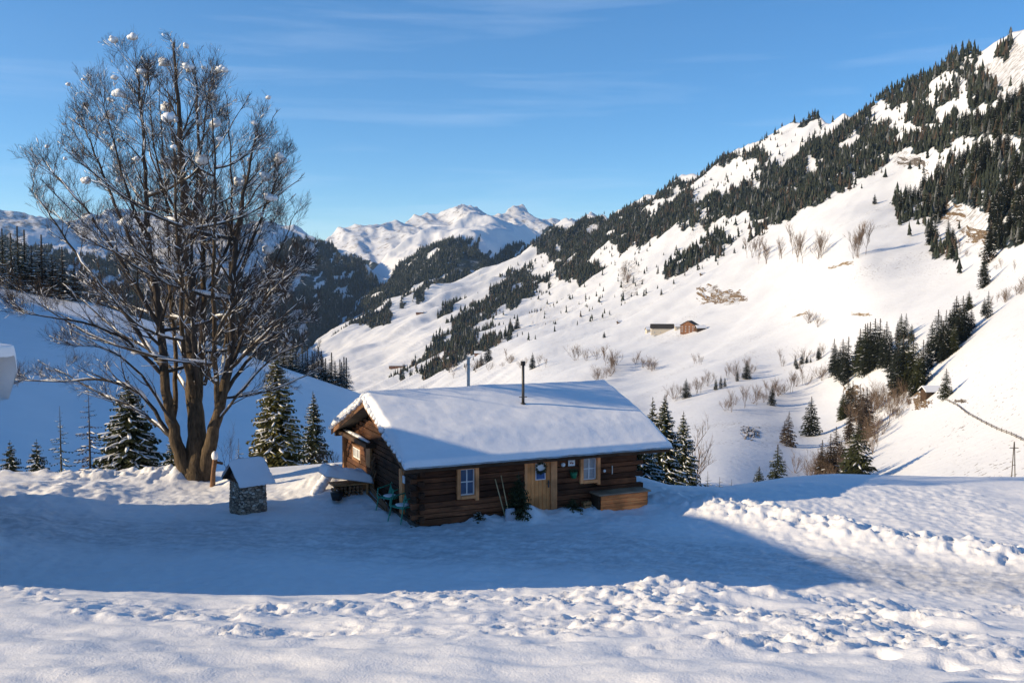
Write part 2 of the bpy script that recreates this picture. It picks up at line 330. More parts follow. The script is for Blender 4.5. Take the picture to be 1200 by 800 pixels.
# ------------------------------------------------------------------ near ground
YCX = [-60, -30, -14, -5, 3, 6.5, 9, 14, 25, 60]; YCY = [42, 40.5, 40, 44, 44, 37.5, 36.8, 39.5, 39, 36]
def seg_dist(x, y, poly):
    d = np.full(np.shape(x), 1e9)
    for (x0, y0), (x1, y1) in zip(poly[:-1], poly[1:]):
        dx, dy = x1 - x0, y1 - y0; t = np.clip(((x - x0) * dx + (y - y0) * dy) / (dx * dx + dy * dy), 0, 1)
        d = np.minimum(d, np.hypot(x - x0 - t * dx, y - y0 - t * dy))
    return d
BANK_R = [(6.9, 35.3), (7.3, 34.9), (8.8, 33.7), (10.6, 31.6), (12.3, 29.9), (14.3, 28.8), (19, 27.4), (30, 25.6)]
BANK_L = [(-40, 41), (-19, 39.9), (-16, 40.0), (-14.5, 40.2)]
def ground_z(x, y):
    x = np.asarray(x, float); y = np.asarray(y, float)
    A = 1.25 - .95 * sstep(3, 12, x) - .12 * sstep(-13, -4, x)
    yc0 = 22.2 + .4 * np.sin(x * .25) - .5 * sstep(-12, -6, -x)
    z = A * (1 - sstep(yc0, yc0 + 3.2, y)) + (3.15 - A) / 10. * .5 * ((yc0 - y) + np.sqrt((yc0 - y) ** 2 + .5)) * np.where(y < 6, 1, 1)
    z = np.where(y < -10, z + (y + 10) * .12, z)
    fore = 1 - sstep(yc0 - .5, yc0 + 1.5, y)
    z = z + fore * (.12 * fbm(x * .28 + y * .1, y * .45, 3, 3) + .045 * fbm(x * .75 + y * .5, y * 1.1 - x * .25, 7, 2))
    yc = np.interp(x, YCX, YCY); s = np.maximum(y - yc, 0)
    z = z - .31 * (np.sqrt(s * s + 25) - 5)
    yard = sstep(yc0 + 1, yc0 + 3, y) * (1 - sstep(38, 41, y))
    z = z + yard * (.06 * fbm(x * .5, y * .5, 11, 4) + .03 * fbm(x * 2.2, y * 2.2, 12, 4, .7))
    # wheel ruts curving through the yard
    q = y - 30.5 - .035 * (x + 2) ** 2 * np.where(x < -2, .35, -.0) + .12 * np.maximum(x - 4, 0)
    for off in (-2.0, -.6, .9, 2.3): z = z - yard * .06 * np.exp(-((q - off) / .16) ** 2) * (.5 + .5 * fbm(x * .7, y * .7, 20, 2)) * (1 - sstep(-9, -13, x))
    # side bank at the left and drift by the gable
    z = z + .55 * sstep(-12.5, -17, x) * sstep(25, 28, y) * (1 - sstep(37, 40, y)) * (1 + .25 * fbm(x, y, 5, 3))
    # chunky ploughed banks
    wx = x + .25 * fbm(x * 1.7, y * 1.7, 2, 3); wy = y + .25 * fbm(x * 1.7, y * 1.7, 6, 3)
    d1, d2, idv = worley(wx * 1.5, wy * 1.5, 31); e1, e2, ide = worley(wx * 3.9, wy * 3.9, 37)
    chunk = .5 * idv + .55 * (1 - np.clip(d1 * 1.5, 0, 1) ** 2) + .16 * ide + .16 * (1 - np.clip(e1 * 1.5, 0, 1) ** 2) + .3 * fbm(x * .7, y * .7, 8, 3) + .17 * fbm(x * 3.4, y * 3.4, 19, 4, .65)
    for poly, w, h in ((BANK_R, 1.1, .43), (BANK_L, 1.1, .42), ([(5.2, 36.2), (5.9, 36.3)], .5, .22)):
        d = seg_dist(x + .25 * vnoise(x * .8, y * .8, 4), y + .3 * vnoise(x * .7, y * .7, 9), poly)
        z = z + h * np.exp(-(d / w) ** 2.4) * (.35 + .7 * chunk)
    for cx, cy, r, h in ((.55, 33.55, .45, .42), (-.9, 33.1, .6, .14), (1.9, 34.2, .5, .10), (2.9, 34.6, .6, .12), (4.9, 35.2, .5, .08), (-10.9, 39.3, .7, .35), (-13.4, 40.0, .9, .45), (-7.6, 38.4, .7, .35), (-4.6, 34.2, .4, .12), (-.7, 25.8, .55, .18), (-1.6, 25.6, .4, .10)):
        z = z + h * np.exp(-(((x - cx) ** 2 + (y - cy) ** 2) / r ** 2)) * (.6 + .5 * chunk)
    # drift rising against the gable wall and along the hut front
    ux = (x + 3.06) * .910 + (y - 32.33) * .414; vy = -(x + 3.06) * .414 + (y - 32.33) * .910
    z = z + .42 * sstep(1.5, 6, vy) * (1 - sstep(10, 12, vy)) * np.exp(-np.maximum(-ux - .2, 0) ** 2 / 4) * (ux < .5)
    z = z + .07 * np.exp(-((vy + .1) / .7) ** 2) * sstep(-.5, .5, ux) * (1 - sstep(8, 10, ux)) * (.4 + chunk)
    # trampled strip on the foreground slope
    ylo = np.interp(x, [-12, -9.5, -7, -4, 0, 4, 8, 14], [22, 19.5, 17.6, 16.2, 14.6, 13.4, 12.6, 11.5]); yhi = np.interp(x, [-12, -6, 0, 3, 9, 16], [22.3, 22.8, 23.3, 23.6, 24.6, 24.0])
    zone = sstep(ylo - .4, ylo + .6, y + .5 * vnoise(x * .9, y * .9, 41)) * (1 - sstep(yhi - .4, yhi + .3, y))
    zone = zone * np.clip(.68 + 1.3 * fbm(x * .22 + 3, y * .35, 43, 3), .06, 1)
    qx = x + .12 * fbm(x * 3, y * 3, 2, 2); qy = y + .12 * fbm(x * 3, y * 3, 62, 2)
    f1, f2, fi = worley(qx * 3.0, qy * 2.6, 51); g1, g2, gi = worley(qx * 6.2, qy * 5.4, 57); h1, h2, hi = worley(qx * 11, qy * 10, 67)
    big = np.clip(fbm(x * .5, y * .7, 68, 3) + .35, 0, 1)
    z = z + zone * (.055 * big * (fi > .5) * (1 - np.clip(f1 * 1.5, 0, 1) ** 2) + .065 * gi * (gi > .4) * (1 - np.clip(g1 * 1.5, 0, 1) ** 2) + .035 * (hi > .5) * (1 - np.clip(h1 * 1.5, 0, 1) ** 2) + .05 * fbm(x * 2.2, y * 2.2, 44, 4, .6))
    z = z - zone * .10 * (fi < .4) * np.exp(-(f1 / .3) ** 2)
    # a trail of boot prints and a sledge rut on the right
    for cx, cy in ((5.9, 13.1), (5.3, 13.9), (5.9, 14.8), (5.4, 15.7), (6.1, 12.3), (5.6, 16.6), (5.1, 17.6), (4.9, 18.6)):
        z = z - .13 * np.exp(-(((x - cx) / .17) ** 2 + ((y - cy) / .26) ** 2) ** 1.5) + .05 * np.exp(-(((x - cx + .05) / .3) ** 2 + ((y - cy - .42) / .2) ** 2))
    for pl, h in (([(4.0, 21.2), (6.5, 20.2), (8.6, 18.2)], .16), ([(3.0, 22.4), (6.0, 22.0), (8.5, 22.2)], .14), ([(8.5, 22.6), (11, 21.2), (15, 20)], .14)):
        z = z + h * np.exp(-(seg_dist(x, y, pl) / .33) ** 2)
    # smooth field on the right
    z = z + .10 * fbm(x * .12, y * .15, 61, 3) * sstep(7, 10, x) * sstep(33, 36, y)
    return z
gz1 = lambda x, y: float(ground_z(np.array([x]), np.array([y]))[0])
def axis(segs):
    out = []
    for a, b, st in segs: out += list(np.arange(a, b, st))
    return np.array(out + [segs[-1][1]])
gx = axis([(-90, -40, 5), (-40, -24, 1), (-24, -18, .25), (-18, 18, .075), (18, 26, .25), (26, 50, 1), (50, 130, 5)])
gy = axis([(-40, -5, 3), (-5, 9, .5), (9, 26, .06), (26, 37, .075), (37, 42.5, .12), (42.5, 60, .5), (60, 110, 2), (110, 260, 6)])
GX, GY = np.meshgrid(gx, gy); GZ = ground_z(GX, GY)
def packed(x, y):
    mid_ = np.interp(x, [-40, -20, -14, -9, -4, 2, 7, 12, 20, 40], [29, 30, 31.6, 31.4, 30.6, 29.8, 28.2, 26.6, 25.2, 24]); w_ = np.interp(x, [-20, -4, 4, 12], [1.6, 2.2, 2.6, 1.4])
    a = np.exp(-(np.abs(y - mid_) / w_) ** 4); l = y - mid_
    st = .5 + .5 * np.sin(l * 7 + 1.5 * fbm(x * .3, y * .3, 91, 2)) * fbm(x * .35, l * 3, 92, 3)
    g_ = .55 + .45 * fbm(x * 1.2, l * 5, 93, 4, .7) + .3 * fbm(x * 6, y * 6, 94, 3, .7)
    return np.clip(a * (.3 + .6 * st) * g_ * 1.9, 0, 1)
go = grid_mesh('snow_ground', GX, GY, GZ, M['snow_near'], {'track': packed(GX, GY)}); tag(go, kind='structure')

# ------------------------------------------------------------------ far terrain: sheets lofted through 3-D control points
class Sheet:
    def __init__(s, ctrl, dispf=None):
        c = np.array(ctrl, float); s.p = c[:, :2] / 100; s.l = np.log(c[:, 2]); n = len(c); s.disp = dispf
        r = np.hypot(s.p[:, None, 0] - s.p[None, :, 0], s.p[:, None, 1] - s.p[None, :, 1])
        K = s.phi(r) + np.eye(n) * .02; Q = np.hstack([np.ones((n, 1)), s.p]); A = np.block([[K, Q], [Q.T, np.zeros((3, 3))]])
        s.w = np.linalg.solve(A, np.concatenate([s.l, np.zeros(3)]))
    @staticmethod
    def phi(r): return r * r * np.log(r + 1e-9)
    def depth(s, px, py):
        px = np.asarray(px, float) / 100; py = np.asarray(py, float) / 100; sh = px.shape; px = px.ravel(); py = py.ravel()
        r = np.hypot(px[:, None] - s.p[None, :, 0], py[:, None] - s.p[None, :, 1])
        return np.exp(s.phi(r) @ s.w[:-3] + s.w[-3] + s.w[-2] * px + s.w[-1] * py).reshape(sh)
    def pos(s, px, py):
        px = np.asarray(px, float); py = np.asarray(py, float); D = s.depth(px, py)
        a = (px - 600) / F; b = (400 - py) / F
        X = a * D; Y = (_c + b * _s) * D; Z = CH + (-_s + b * _c) * D
        if s.disp: Z = Z + s.disp(X, Y, D)
        return X, Y, Z, D
    def one(s, px, py):
        X, Y, Z, D = s.pos(np.array([px]), np.array([py])); return Vector((float(X[0]), float(Y[0]), float(Z[0]))), float(D[0])
def fjit(px, py): return px + 7 * fbm(px / 24, py / 16, 71, 3) + 2.5 * fbm(px / 7, py / 6, 73, 2), py + 5 * fbm(px / 24 + 9, py / 16, 72, 3) + 2 * fbm(px / 7, py / 6 + 4, 74, 2)
def fclear(px, py): return fbm(px / 26 + 5, (py + px * .45) / 7, 75, 3) > .40
def build_sheet(name, S, px0, px1, nx, ny, top, bot, mat, forest=(), rock=(), jit=6, back=((1.02, -.004), (1.12, -.05), (1.5, -.3)), front=None, rockv=.40):
    px = np.linspace(px0, px1, nx); tp = np.interp(px, *zip(*top)); bt = np.interp(px, *zip(*bot)); t = np.linspace(0, 1, ny)[:, None]
    PY = bt * (1 - t) + tp * t; PX = np.broadcast_to(px, PY.shape); X, Y, Z, D = S.pos(PX, PY)
    nx_, ny_ = fjit(PX, PY)
    at = {}
    for nm, polys in (('forest', forest), ('rock', rock)):
        a = np.zeros(PX.shape)
        for pl in polys: a = np.maximum(a, in_poly(nx_, ny_, pl) * (.62 if nm == 'forest' else rockv))
        if nm == 'forest': a = a * (1 - .8 * fclear(PX, PY))
        at[nm] = a
    rows = [(X, Y, Z)]; 
    Xs, Ys, Zs = [X], [Y], [Z]
    for k, dz in back:
        Xs.append(X[-1:] * k); Ys.append(Y[-1:] * k); Zs.append(Z[-1:] + D[-1:] * dz)
    for k in at: at[k] = np.vstack([at[k]] + [at[k][-1:]] * len(back))
    if front:
        for k, dz in front:
            Xs.insert(0, X[:1] * k); Ys.insert(0, Y[:1] * k); Zs.insert(0, Z[:1] + D[:1] * dz)
        for k in at: at[k] = np.vstack([at[k][:1] * 0] * len(front) + [at[k]])
    o = grid_mesh(name, np.vstack(Xs), np.vstack(Ys), np.vstack(Zs), mat, at); tag(o, kind='structure'); return o
base = MB(); base.add([(-30000, -3000, -420), (30000, -3000, -420), (30000, 30000, -420), (-30000, 30000, -420)], [(0, 1, 2, 3)])
tag(base.build('valley_floor', M['snow_left']), kind='structure')

# right-hand mountainside
topR = [(250, 470), (300, 452), (350, 422), (370, 400), (420, 368), (470, 345), (560, 318), (620, 292), (660, 262), (700, 254), (740, 239), (780, 214), (830, 194), (880, 174), (930, 148), (960, 136), (1000, 131), (1050, 110), (1090, 92), (1130, 70), (1165, 50), (1200, 32), (1300, -20), (1500, -110), (1800, -200)]
botR = [(250, 520), (400, 540), (500, 590), (600, 640), (800, 640), (1000, 630), (1200, 620), (1800, 700)]
def dispR(X, Y, D):
    k = D * .0060; w = 170.
    u = (X * .75 + Y * .66); v = (-X * .66 + Y * .75)
    return k * (1.6 * fbm(u / 700 + 3, v / 210, 81, 3) + .5 * fbm(u / 160, v / 75, 85, 4, .5)) * sstep(150, 700, D) 
R_ = Sheet([(1200, 32, 1500), (1500, -110, 1200), (1800, -200, 1000), (1090, 95, 1950), (1000, 132, 2350), (930, 150, 2700), (880, 175, 2900), (780, 215, 3400), (700, 255, 3900), (640, 285, 4100), (560, 320, 4100), (470, 345, 3900), (420, 370, 3700), (370, 400, 3500), (300, 450, 3200),
            (1800, 700, 110), (1500, 600, 170), (1200, 600, 205), (1100, 590, 245), (1015, 590, 290), (940, 595, 280), (880, 610, 220), (820, 620, 190), (700, 620, 240), (600, 620, 380), (500, 570, 700), (400, 520, 1500), (250, 500, 2400),
            (1100, 465, 430), (1150, 320, 680), (1000, 300, 1000), (800, 385, 1250), (620, 420, 1500), (700, 445, 950), (945, 500, 560), (1020, 400, 680), (560, 420, 1950), (1100, 250, 1120), (1180, 190, 930), (900, 270, 1750), (850, 560, 300), (760, 480, 700), (450, 420, 2800), (1200, 400, 400), (1190, 300, 640), (760, 330, 2000), (640, 350, 2900), (1050, 180, 1700), (960, 440, 700), (860, 470, 640)], dispR)
FR = [
 [(783,250),(846,233),(880,212),(933,175),(975,150),(1000,140),(1022,125),(1025,137),(1046,158),(1075,167),(1117,137),(1158,137),(1215,108),(1215,167),(1154,162),(1117,167),(1087,183),(1054,183),(1029,200),(1000,217),(958,237),(917,258),(883,275),(875,250),(842,250),(808,267),(742,292),(725,292),(700,283),(725,268),(760,272)],
 [(1020,116),(1058,98),(1100,84),(1125,70),(1150,62),(1133,92),(1104,96),(1075,121),(1046,125)],
 [(1137,83),(1154,79),(1171,104),(1162,125),(1133,129)], [(1062,125),(1087,120),(1100,150),(1060,155)], [(1096,120),(1121,100),(1129,108),(1100,137)],
 [(1046,233),(1075,233),(1117,187),(1158,187),(1210,170),(1210,283),(1158,287),(1158,250),(1117,246),(1100,267),(1067,267),(1054,275),(1046,250)],
 [(1083,270),(1125,292),(1125,304),(1092,300)], [(871,185),(896,184),(900,194),(875,195)],
 [(783,308),(825,283),(858,275),(854,287),(804,312),(779,323)],
 [(617,295),(660,265),(700,256),(740,241),(780,218),(830,198),(880,178),(925,153),(918,158),(880,180),(850,196),(800,215),(752,248),(757,262),(725,272),(683,288),(690,300),(700,325),(680,328),(655,315),(640,300)],
 [(757,250),(788,233),(846,238),(800,262),(742,290),(722,280)],
 [(510,373),(547,347),(543,357),(513,380)],
 [(487,423),(507,405),(537,371),(563,355),(583,333),(603,317),(627,307),(623,327),(647,323),(630,340),(603,363),(570,369),(537,392)],
 [(520,424),(530,400),(557,388),(583,371),(583,381),(550,404),(537,414)],
 [(650,310),(677,300),(713,307),(700,323),(683,323),(650,327)],
 [(388,398),(407,378),(440,355),(458,358),(460,393),(417,388)],
 [(930,150),(955,137),(962,140),(940,148)], [(640,300),(700,268),(720,280),(700,300),(660,312)],
 [(790,232),(815,228),(820,234),(795,238)], [(480, 446), (520, 424), (560, 403), (600, 383), (608, 389), (560, 416), (520, 440), (490, 450)], [(560, 362), (600, 340), (640, 325), (650, 331), (610, 351), (570, 373)], [(450, 447), (505, 410), (550, 384), (553, 393), (510, 422), (460, 452)], [(1165, 62), (1185, 48), (1192, 52), (1178, 72)], [(470,350),(520,330),(500,345),(470,358)],
]
RR = [[(728,312),(745,305),(752,330),(742,350),(730,340)], [(820,342),(842,333),(870,345),(868,356),(825,354)], [(1055,183),(1085,186),(1060,205),(1040,196)], [(660,262),(700,262),(690,275),(665,275)], [(868,496),(892,495),(890,516),(870,515)], [(1040,240),(1160,250),(1150,290),(1080,265)], [(1150, 75), (1210, 40), (1260, 60), (1260, 120), (1180, 125)]]
build_sheet('mountainside', R_, 250, 1800, 560, 330, topR, botR, M['snow_far'], FR, RR, 5)

# far peaks and their forested spur
def dispB(X, Y, D): return 50 * fbm(X / 1100 + .3 * Y / 1300, Y / 2000, 91, 3, .42, True) - 50 + 26 * fbm(X / 330 + Y / 900, Y / 700, 93, 3, .5, True) - 26 + 8 * fbm(X / 130, Y / 160, 95, 4, .6)
topB1 = [(200, 300), (330, 290), (370, 280), (400, 267), (440, 261), (480, 251), (520, 243), (536, 241), (543, 231), (552, 229), (560, 238), (570, 243), (590, 243), (606, 238), (613, 237), (622, 246), (640, 253), (665, 256), (700, 250), (760, 262), (900, 300)]
B1 = Sheet([(200, 300, 6200), (370, 280, 6300), (440, 261, 6700), (500, 247, 7300), (548, 233, 7600), (612, 236, 7700), (700, 250, 8000), (900, 300, 8000), (370, 330, 5300), (440, 330, 5200), (500, 290, 6000), (560, 290, 6600), (620, 290, 6400), (700, 300, 6600), (300, 380, 4800), (450, 380, 4600), (600, 380, 5200), (800, 380, 6000), (585, 255, 7100), (540, 260, 6700)], dispB)
build_sheet('distant_peaks', B1, 200, 900, 420, 170, topB1, [(200, 400), (900, 400)], M['snow_peak'], [[(376, 284), (410, 290), (450, 296), (480, 290), (450, 420), (200, 420), (200, 330)], [(630, 262), (700, 258), (700, 300), (640, 300)]], [[(541, 230), (552, 228), (566, 246), (545, 246)], [(370, 240), (700, 220), (700, 340), (370, 340)]], 4, rockv=.33)
topB2 = [(380, 360), (425, 312), (455, 288), (480, 270), (505, 262), (530, 255), (557, 247), (572, 254), (590, 262), (615, 267), (640, 277), (690, 290), (760, 330)]
B2 = Sheet([(380, 360, 4700), (430, 310, 5000), (480, 270, 5200), (557, 247, 5600), (640, 277, 5900), (760, 330, 6200), (550, 290, 4700), (500, 320, 4500), (600, 290, 5100), (530, 350, 4200), (640, 340, 4800), (450, 360, 4300), (420, 420, 3900), (600, 400, 4300), (760, 400, 5000), (520, 275, 5100)], lambda X, Y, D: 60 * fbm(X / 800, Y / 1100, 101, 4, .45, True) - 55 + 6 * fbm(X / 110, Y / 130, 105, 4, .6))
FB2 = [[(376, 440), (376, 350), (400, 330), (440, 322), (470, 300), (493, 284), (510, 282), (537, 289), (552, 282), (570, 291), (603, 292), (640, 287), (700, 295), (700, 420), (400, 420), (420, 345)]]
CLEAR2 = [[(532, 318), (545, 305), (570, 306), (553, 325)], [(548, 296), (585, 284), (578, 298)], [(462, 330), (478, 318), (482, 326), (470, 332)]]
build_sheet('forested_spur', B2, 380, 760, 260, 150, topB2, [(380, 440), (760, 400)], M['snow_peak'], FB2, [], 4)
# left mountain in shade
def dispC(X, Y, D): return D * .008 * fbm(X / 420, Y / 420, 111, 4, .5, True) - D * .006
topC = [(-300, 225), (-100, 236), (0, 248), (50, 258), (90, 258), (150, 250), (220, 254), (300, 262), (345, 268), (375, 285), (405, 300), (450, 330), (520, 380)]
C_ = Sheet([(-300, 225, 4400), (-100, 236, 4600), (0, 248, 4700), (90, 258, 4900), (220, 254, 5100), (345, 268, 5300), (405, 300, 5000), (450, 330, 4800), (520, 380, 4700), (-300, 400, 1500), (0, 400, 1900), (150, 400, 2400), (300, 400, 3400), (400, 400, 4300), (480, 440, 4200), (300, 480, 3000), (0, 480, 1500), (340, 330, 4400), (150, 320, 3900)], dispC)
FC = [[(-300, 290), (0, 280), (60, 290), (120, 310), (170, 300), (230, 330), (290, 330), (330, 290), (350, 275), (400, 300), (470, 350), (500, 440), (380, 500), (-300, 500)]]
CLEARC = [[(330, 330), (350, 322), (385, 332), (380, 342), (345, 342)], [(300, 360), (330, 352), (332, 362)], [(190, 340), (240, 335), (235, 352), (195, 352)], [(100, 335), (140, 330), (150, 345), (110, 350)], [(340, 395), (375, 392), (372, 402), (345, 404)]]
build_sheet('left_mountain', C_, -300, 520, 420, 220, topC, [(-300, 520), (300, 500), (520, 440)], M['snow_peak'], FC, [[(-100, 236), (0, 250), (90, 262), (0, 290), (-100, 280)], [(220, 258), (330, 268), (300, 290), (230, 285)]], 4)
# smooth shaded hill on the left, rising beyond the frame
topL = [(-2600, -350), (-900, -20), (-500, 185), (-300, 248), (-150, 290), (0, 330), (100, 352), (200, 386), (300, 422), (415, 463), (500, 505), (600, 560), (700, 600)]
botL = [(-2600, 900), (-900, 700), (-100, 600), (100, 592), (400, 590), (700, 620)]
def dispL(X, Y, D): return .5 * fbm(X / 45, Y / 45, 121, 3) * sstep(60, 120, D)
L_ = Sheet([(-2600, -350, 60), (-900, -20, 130), (-500, 185, 190), (-300, 248, 225), (-150, 290, 240), (0, 330, 245), (100, 352, 240), (200, 386, 232), (300, 422, 222), (415, 463, 215), (500, 505, 205), (600, 560, 190), (700, 600, 180), (-2600, 900, 30), (-900, 700, 52), (-300, 610, 62), (-100, 600, 68), (100, 592, 72), (250, 590, 76), (400, 590, 85), (560, 600, 105), (700, 620, 130), (100, 470, 135), (300, 500, 135), (400, 510, 145), (0, 450, 130), (-300, 400, 120), (-900, 300, 75)], dispL)
build_sheet('left_hill', L_, -2600, 700, 420, 130, topL, botL, M['snow_left'], [], [], 5, back=((1.15, -.01), (1.5, -.05), (2.2, -.22), (3.4, -.8)))

# ------------------------------------------------------------------ conifers
def spruce_parts(H, Rr, seed, nwh, nb, ntw, snow=.8, droop=.35, thin=1.0, wfac=1.0, trunk_r=None, ex=.82):
    """returns (trunk MB, crown tris, snow MB)"""
    H = float(H); Rr = float(Rr); R = random.Random(seed); T = MB(); tr = trunk_r or H * .014
    T.tube([(0, 0, -1.0), (0, 0, H * .5), (0, 0, H)], [tr, tr * .6, .01], 6)
    V = []; Fc = []; S = MB()
    def tri(a, b, c): n = len(V); V.extend([tuple(a), tuple(b), tuple(c)]); Fc.append((n, n + 1, n + 2))
    for i in range(nwh):
        t = i / (nwh - 1); z = H * (.06 + .92 * t ** .95); L0 = Rr * (1 - t) ** ex * (1 - .25 * max(0, .15 - t) / .15) + .03 * H * .3
        a0 = R.uniform(0, 6.28)
        for k in range(nb if t < .85 else max(4, nb - 2)):
            if R.random() > thin: continue
            a = a0 + 6.283 * k / nb + R.uniform(-.3, .3); L = L0 * R.uniform(.7, 1.18); zz = z + R.uniform(-.4, .4) * H / nwh
            d = Vector((math.cos(a), math.sin(a), 0)); sd = Vector((-d.y, d.x, 0)); dr = droop * (1 - .75 * t) * R.uniform(.7, 1.3)
            def sp(s): return d * (L * s) + Vector((0, 0, zz + L * (.12 * s * (t > .7) - dr * 1.5 * s + dr * .75 * s * s)))
            n = ntw
            for q in range(n):
                s0 = (q + .25) / n; p = sp(s0); wl = L * .42 * (1 - s0 * .75) * R.uniform(.7, 1.25) * wfac
                if q == 0 and n > 3: wl *= .7
                for sgn in (-1, 1):
                    fw = d * R.uniform(.45, .8) + sd * sgn
                    tip = p + fw.normalized() * wl + Vector((0, 0, -wl * R.uniform(.25, .6)))
                    w = L / n * R.uniform(.42, .66)
                    tri(p - d * w * .5, p + d * w * .8, tip + Vector((0, 0, .0)))
                    if ntw >= 5: tri(p + d * w * .2, tip, p + d * w * .3 + sd * sgn * wl * .4 + Vector((0, 0, -wl * .55 - .05)))
            p = sp(.62); tri(p - sd * L * .07, p + sd * L * .07, sp(1.06))
            if R.random() < snow and L > .06 * Rr:
                s0 = R.uniform(.12, .45); s1 = R.uniform(.75, 1.02); w = L * R.uniform(.03, .07) + .010 * H / 8; up = Vector((0, 0, w * .5))
                pts = [sp(s0 + (s1 - s0) * q / 3) + up * .8 for q in range(4)]
                S.tube(pts, [w * .25, w, w * .9, w * .2], 4, True, .6)
                if ntw >= 5:
                    for sgn in (-1, 1):
                        if R.random() < .55:
                            p = sp(R.uniform(.4, .8)); e = p + (d * .6 + sd * sgn) * L * .28 + Vector((0, 0, -L * .07))
                            S.tube([p + up, (p + e) / 2 + up, e + up], [w * .25, w * .55, w * .1], 4, True, .6)
    return T, V, Fc, S
def make_spruce(name, H, Rr, seed, nwh, nb, ntw, snow=.8, droop=.35, thin=1., needles='needles', wfac=1., snow_part=True, trunk_r=None, ex=.82):
    T, V, Fc, S = spruce_parts(H, Rr, seed, nwh, nb, ntw, snow, droop, thin, wfac, trunk_r, ex)
    r = empty(name); T.build('trunk', M['bark'], r); tri_mesh('crown', V, Fc, M[needles], r)
    if snow_part and S.v: S.build('snow_load', M['snow_obj'], r, True)
    return r
def remove_tree(o):
    for c in list(o.children): bpy.data.objects.remove(c)
    bpy.data.objects.remove(o)

# near conifers: (px, y px of the visible foot, depth, height px, width px, proto, label)
near_specs = [
    (325, 563, 57, 158, 74, dict(seed=1, nwh=40, nb=8, ntw=6, snow=.8, droop=.42, needles='needles_yellow'), 'tall olive green spruce with drooping snowy boughs behind the small stone pillar'),
    (368, 563, 64, 108, 50, dict(seed=2, nwh=34, nb=7, ntw=5, snow=.9, droop=.42), 'narrower snowy spruce directly left of the cabin gable'),
    (153, 565, 52, 125, 88, dict(seed=3, nwh=32, nb=8, ntw=6, snow=1.2, droop=.5), 'broad dark spruce with heavy snow just left of the big bare tree trunk'),
    (72, 556, 66, 84, 34, dict(seed=4, nwh=18, nb=6, ntw=4, snow=.7, droop=.3, thin=.6), 'thin see-through spruce with sparse snowy branches'),
    (106, 556, 60, 100, 44, dict(seed=5, nwh=20, nb=6, ntw=4, snow=.4, droop=.25, thin=.55, needles='needles_brown'), 'sparse brownish larch between the thin spruce and the broad dark spruce'),
    (44, 560, 62, 48, 34, dict(seed=6, nwh=16, nb=7, ntw=5, snow=1.1, droop=.4), 'small snowy spruce second from the left above the snow bank'),
    (13, 566, 60, 52, 36, dict(seed=7, nwh=16, nb=7, ntw=5, snow=.8, droop=.4), 'small snowy spruce at the far left edge above the snow bank'),
    (203, 568, 56, 60, 44, dict(seed=8, nwh=16, nb=7, ntw=5, snow=1.1, droop=.45), 'dark snowy young spruce peeping out behind the bare tree trunk'),
    (280, 545, 66, 36, 18, dict(seed=9, nwh=14, nb=6, ntw=4, snow=1.1, droop=.35), 'tiny frosted spruce between the bare tree and the tall olive spruce'),
    (752, 585, 47, 88, 66, dict(seed=10, nwh=30, nb=8, ntw=6, snow=1.3, droop=.5), 'broad snow-laden spruce touching the right end of the cabin'),
    (778, 586, 54, 124, 58, dict(seed=11, nwh=38, nb=8, ntw=6, snow=1.1, droop=.42), 'tall snowy spruce behind the right end of the cabin roof'),
    (800, 586, 60, 106, 48, dict(seed=12, nwh=34, nb=7, ntw=5, snow=1.2, droop=.42), 'slim snowy spruce rightmost of the group beside the cabin'),
    (764, 580, 62, 118, 44, dict(seed=16, nwh=34, nb=7, ntw=5, snow=.9, droop=.4), 'pointed spruce showing just above the right corner of the cabin roof'),
    (829, 588, 75, 38, 20, dict(seed=13, nwh=14, nb=6, ntw=4, snow=1., droop=.4), 'first of three small spruces right of the cabin, next to the frosted birch'),
    (843, 588, 78, 32, 18, dict(seed=14, nwh=14, nb=6, ntw=4, snow=1., droop=.4), 'middle of three small spruces right of the cabin'),
    (857, 589, 80, 30, 18, dict(seed=15, nwh=14, nb=6, ntw=4, snow=1., droop=.4), 'last of three small spruces right of the cabin, farthest from it'),
]
for px, py, d, hp, wp, kw, lab in near_specs:
    p = P(px, py, d); zg = gz1(p[0], p[1]); kw = dict(kw)
    zl = p[2]; H = hp * d / F; extra = max(0, zl - zg); 
    if zg > zl: zl = zg
    o = make_spruce('spruce' if 'larch' not in lab else 'larch', H + extra * .9, wp * 1.15 * d / F / 2 * (1 + .5 * extra / H), **kw)
    o.location = (p[0], p[1], min(zg, p[2])); tag(o, lab, 'spruce tree' if 'larch' not in lab else 'larch tree', 'conifers around the cabin')

# mid-distance prototypes (unit height)
protos = []
for i, (w, th, nm, sn) in enumerate(((.20, 1, 'needles_far', .25), (.17, 1, 'needles_far', .15), (.23, .95, 'needles', .3), (.14, 1, 'needles_far', .1), (.19, .75, 'needles_brown', .1), (.2, 1, 'needles', .15))):
    r = make_spruce('spruce', 1, w * 1.38, 50 + i, 22, 8, 3, sn * .6, .5, th, nm, 1.9, trunk_r=.008, ex=.68)
    protos.append(r)
mid = []   # (px, foot py, height px, proto, label)
def cr(x, y, h, lab, pr=None): mid.append((740 + x / 2.58, 300 + y / 2.58, h / 2.58, pr, lab))
cl = 'dark spruce in the dense group at the top of the gully'
for x, y, h in ((612, 340, 105), (630, 350, 90), (655, 355, 130), (640, 362, 100)): cr(x, y, h, 'dark spruce at the left end of the gully forest')
for x, y, h in ((690, 330, 130), (705, 335, 150), (720, 330, 150), (735, 325, 155), (750, 320, 150), (770, 310, 130), (762, 325, 120), (712, 318, 135)): cr(x, y, h, cl)
for x, y, h in ((815, 235, 80), (830, 230, 78)): cr(x, y, h, 'one of two dark spruces standing close behind the gully forest')
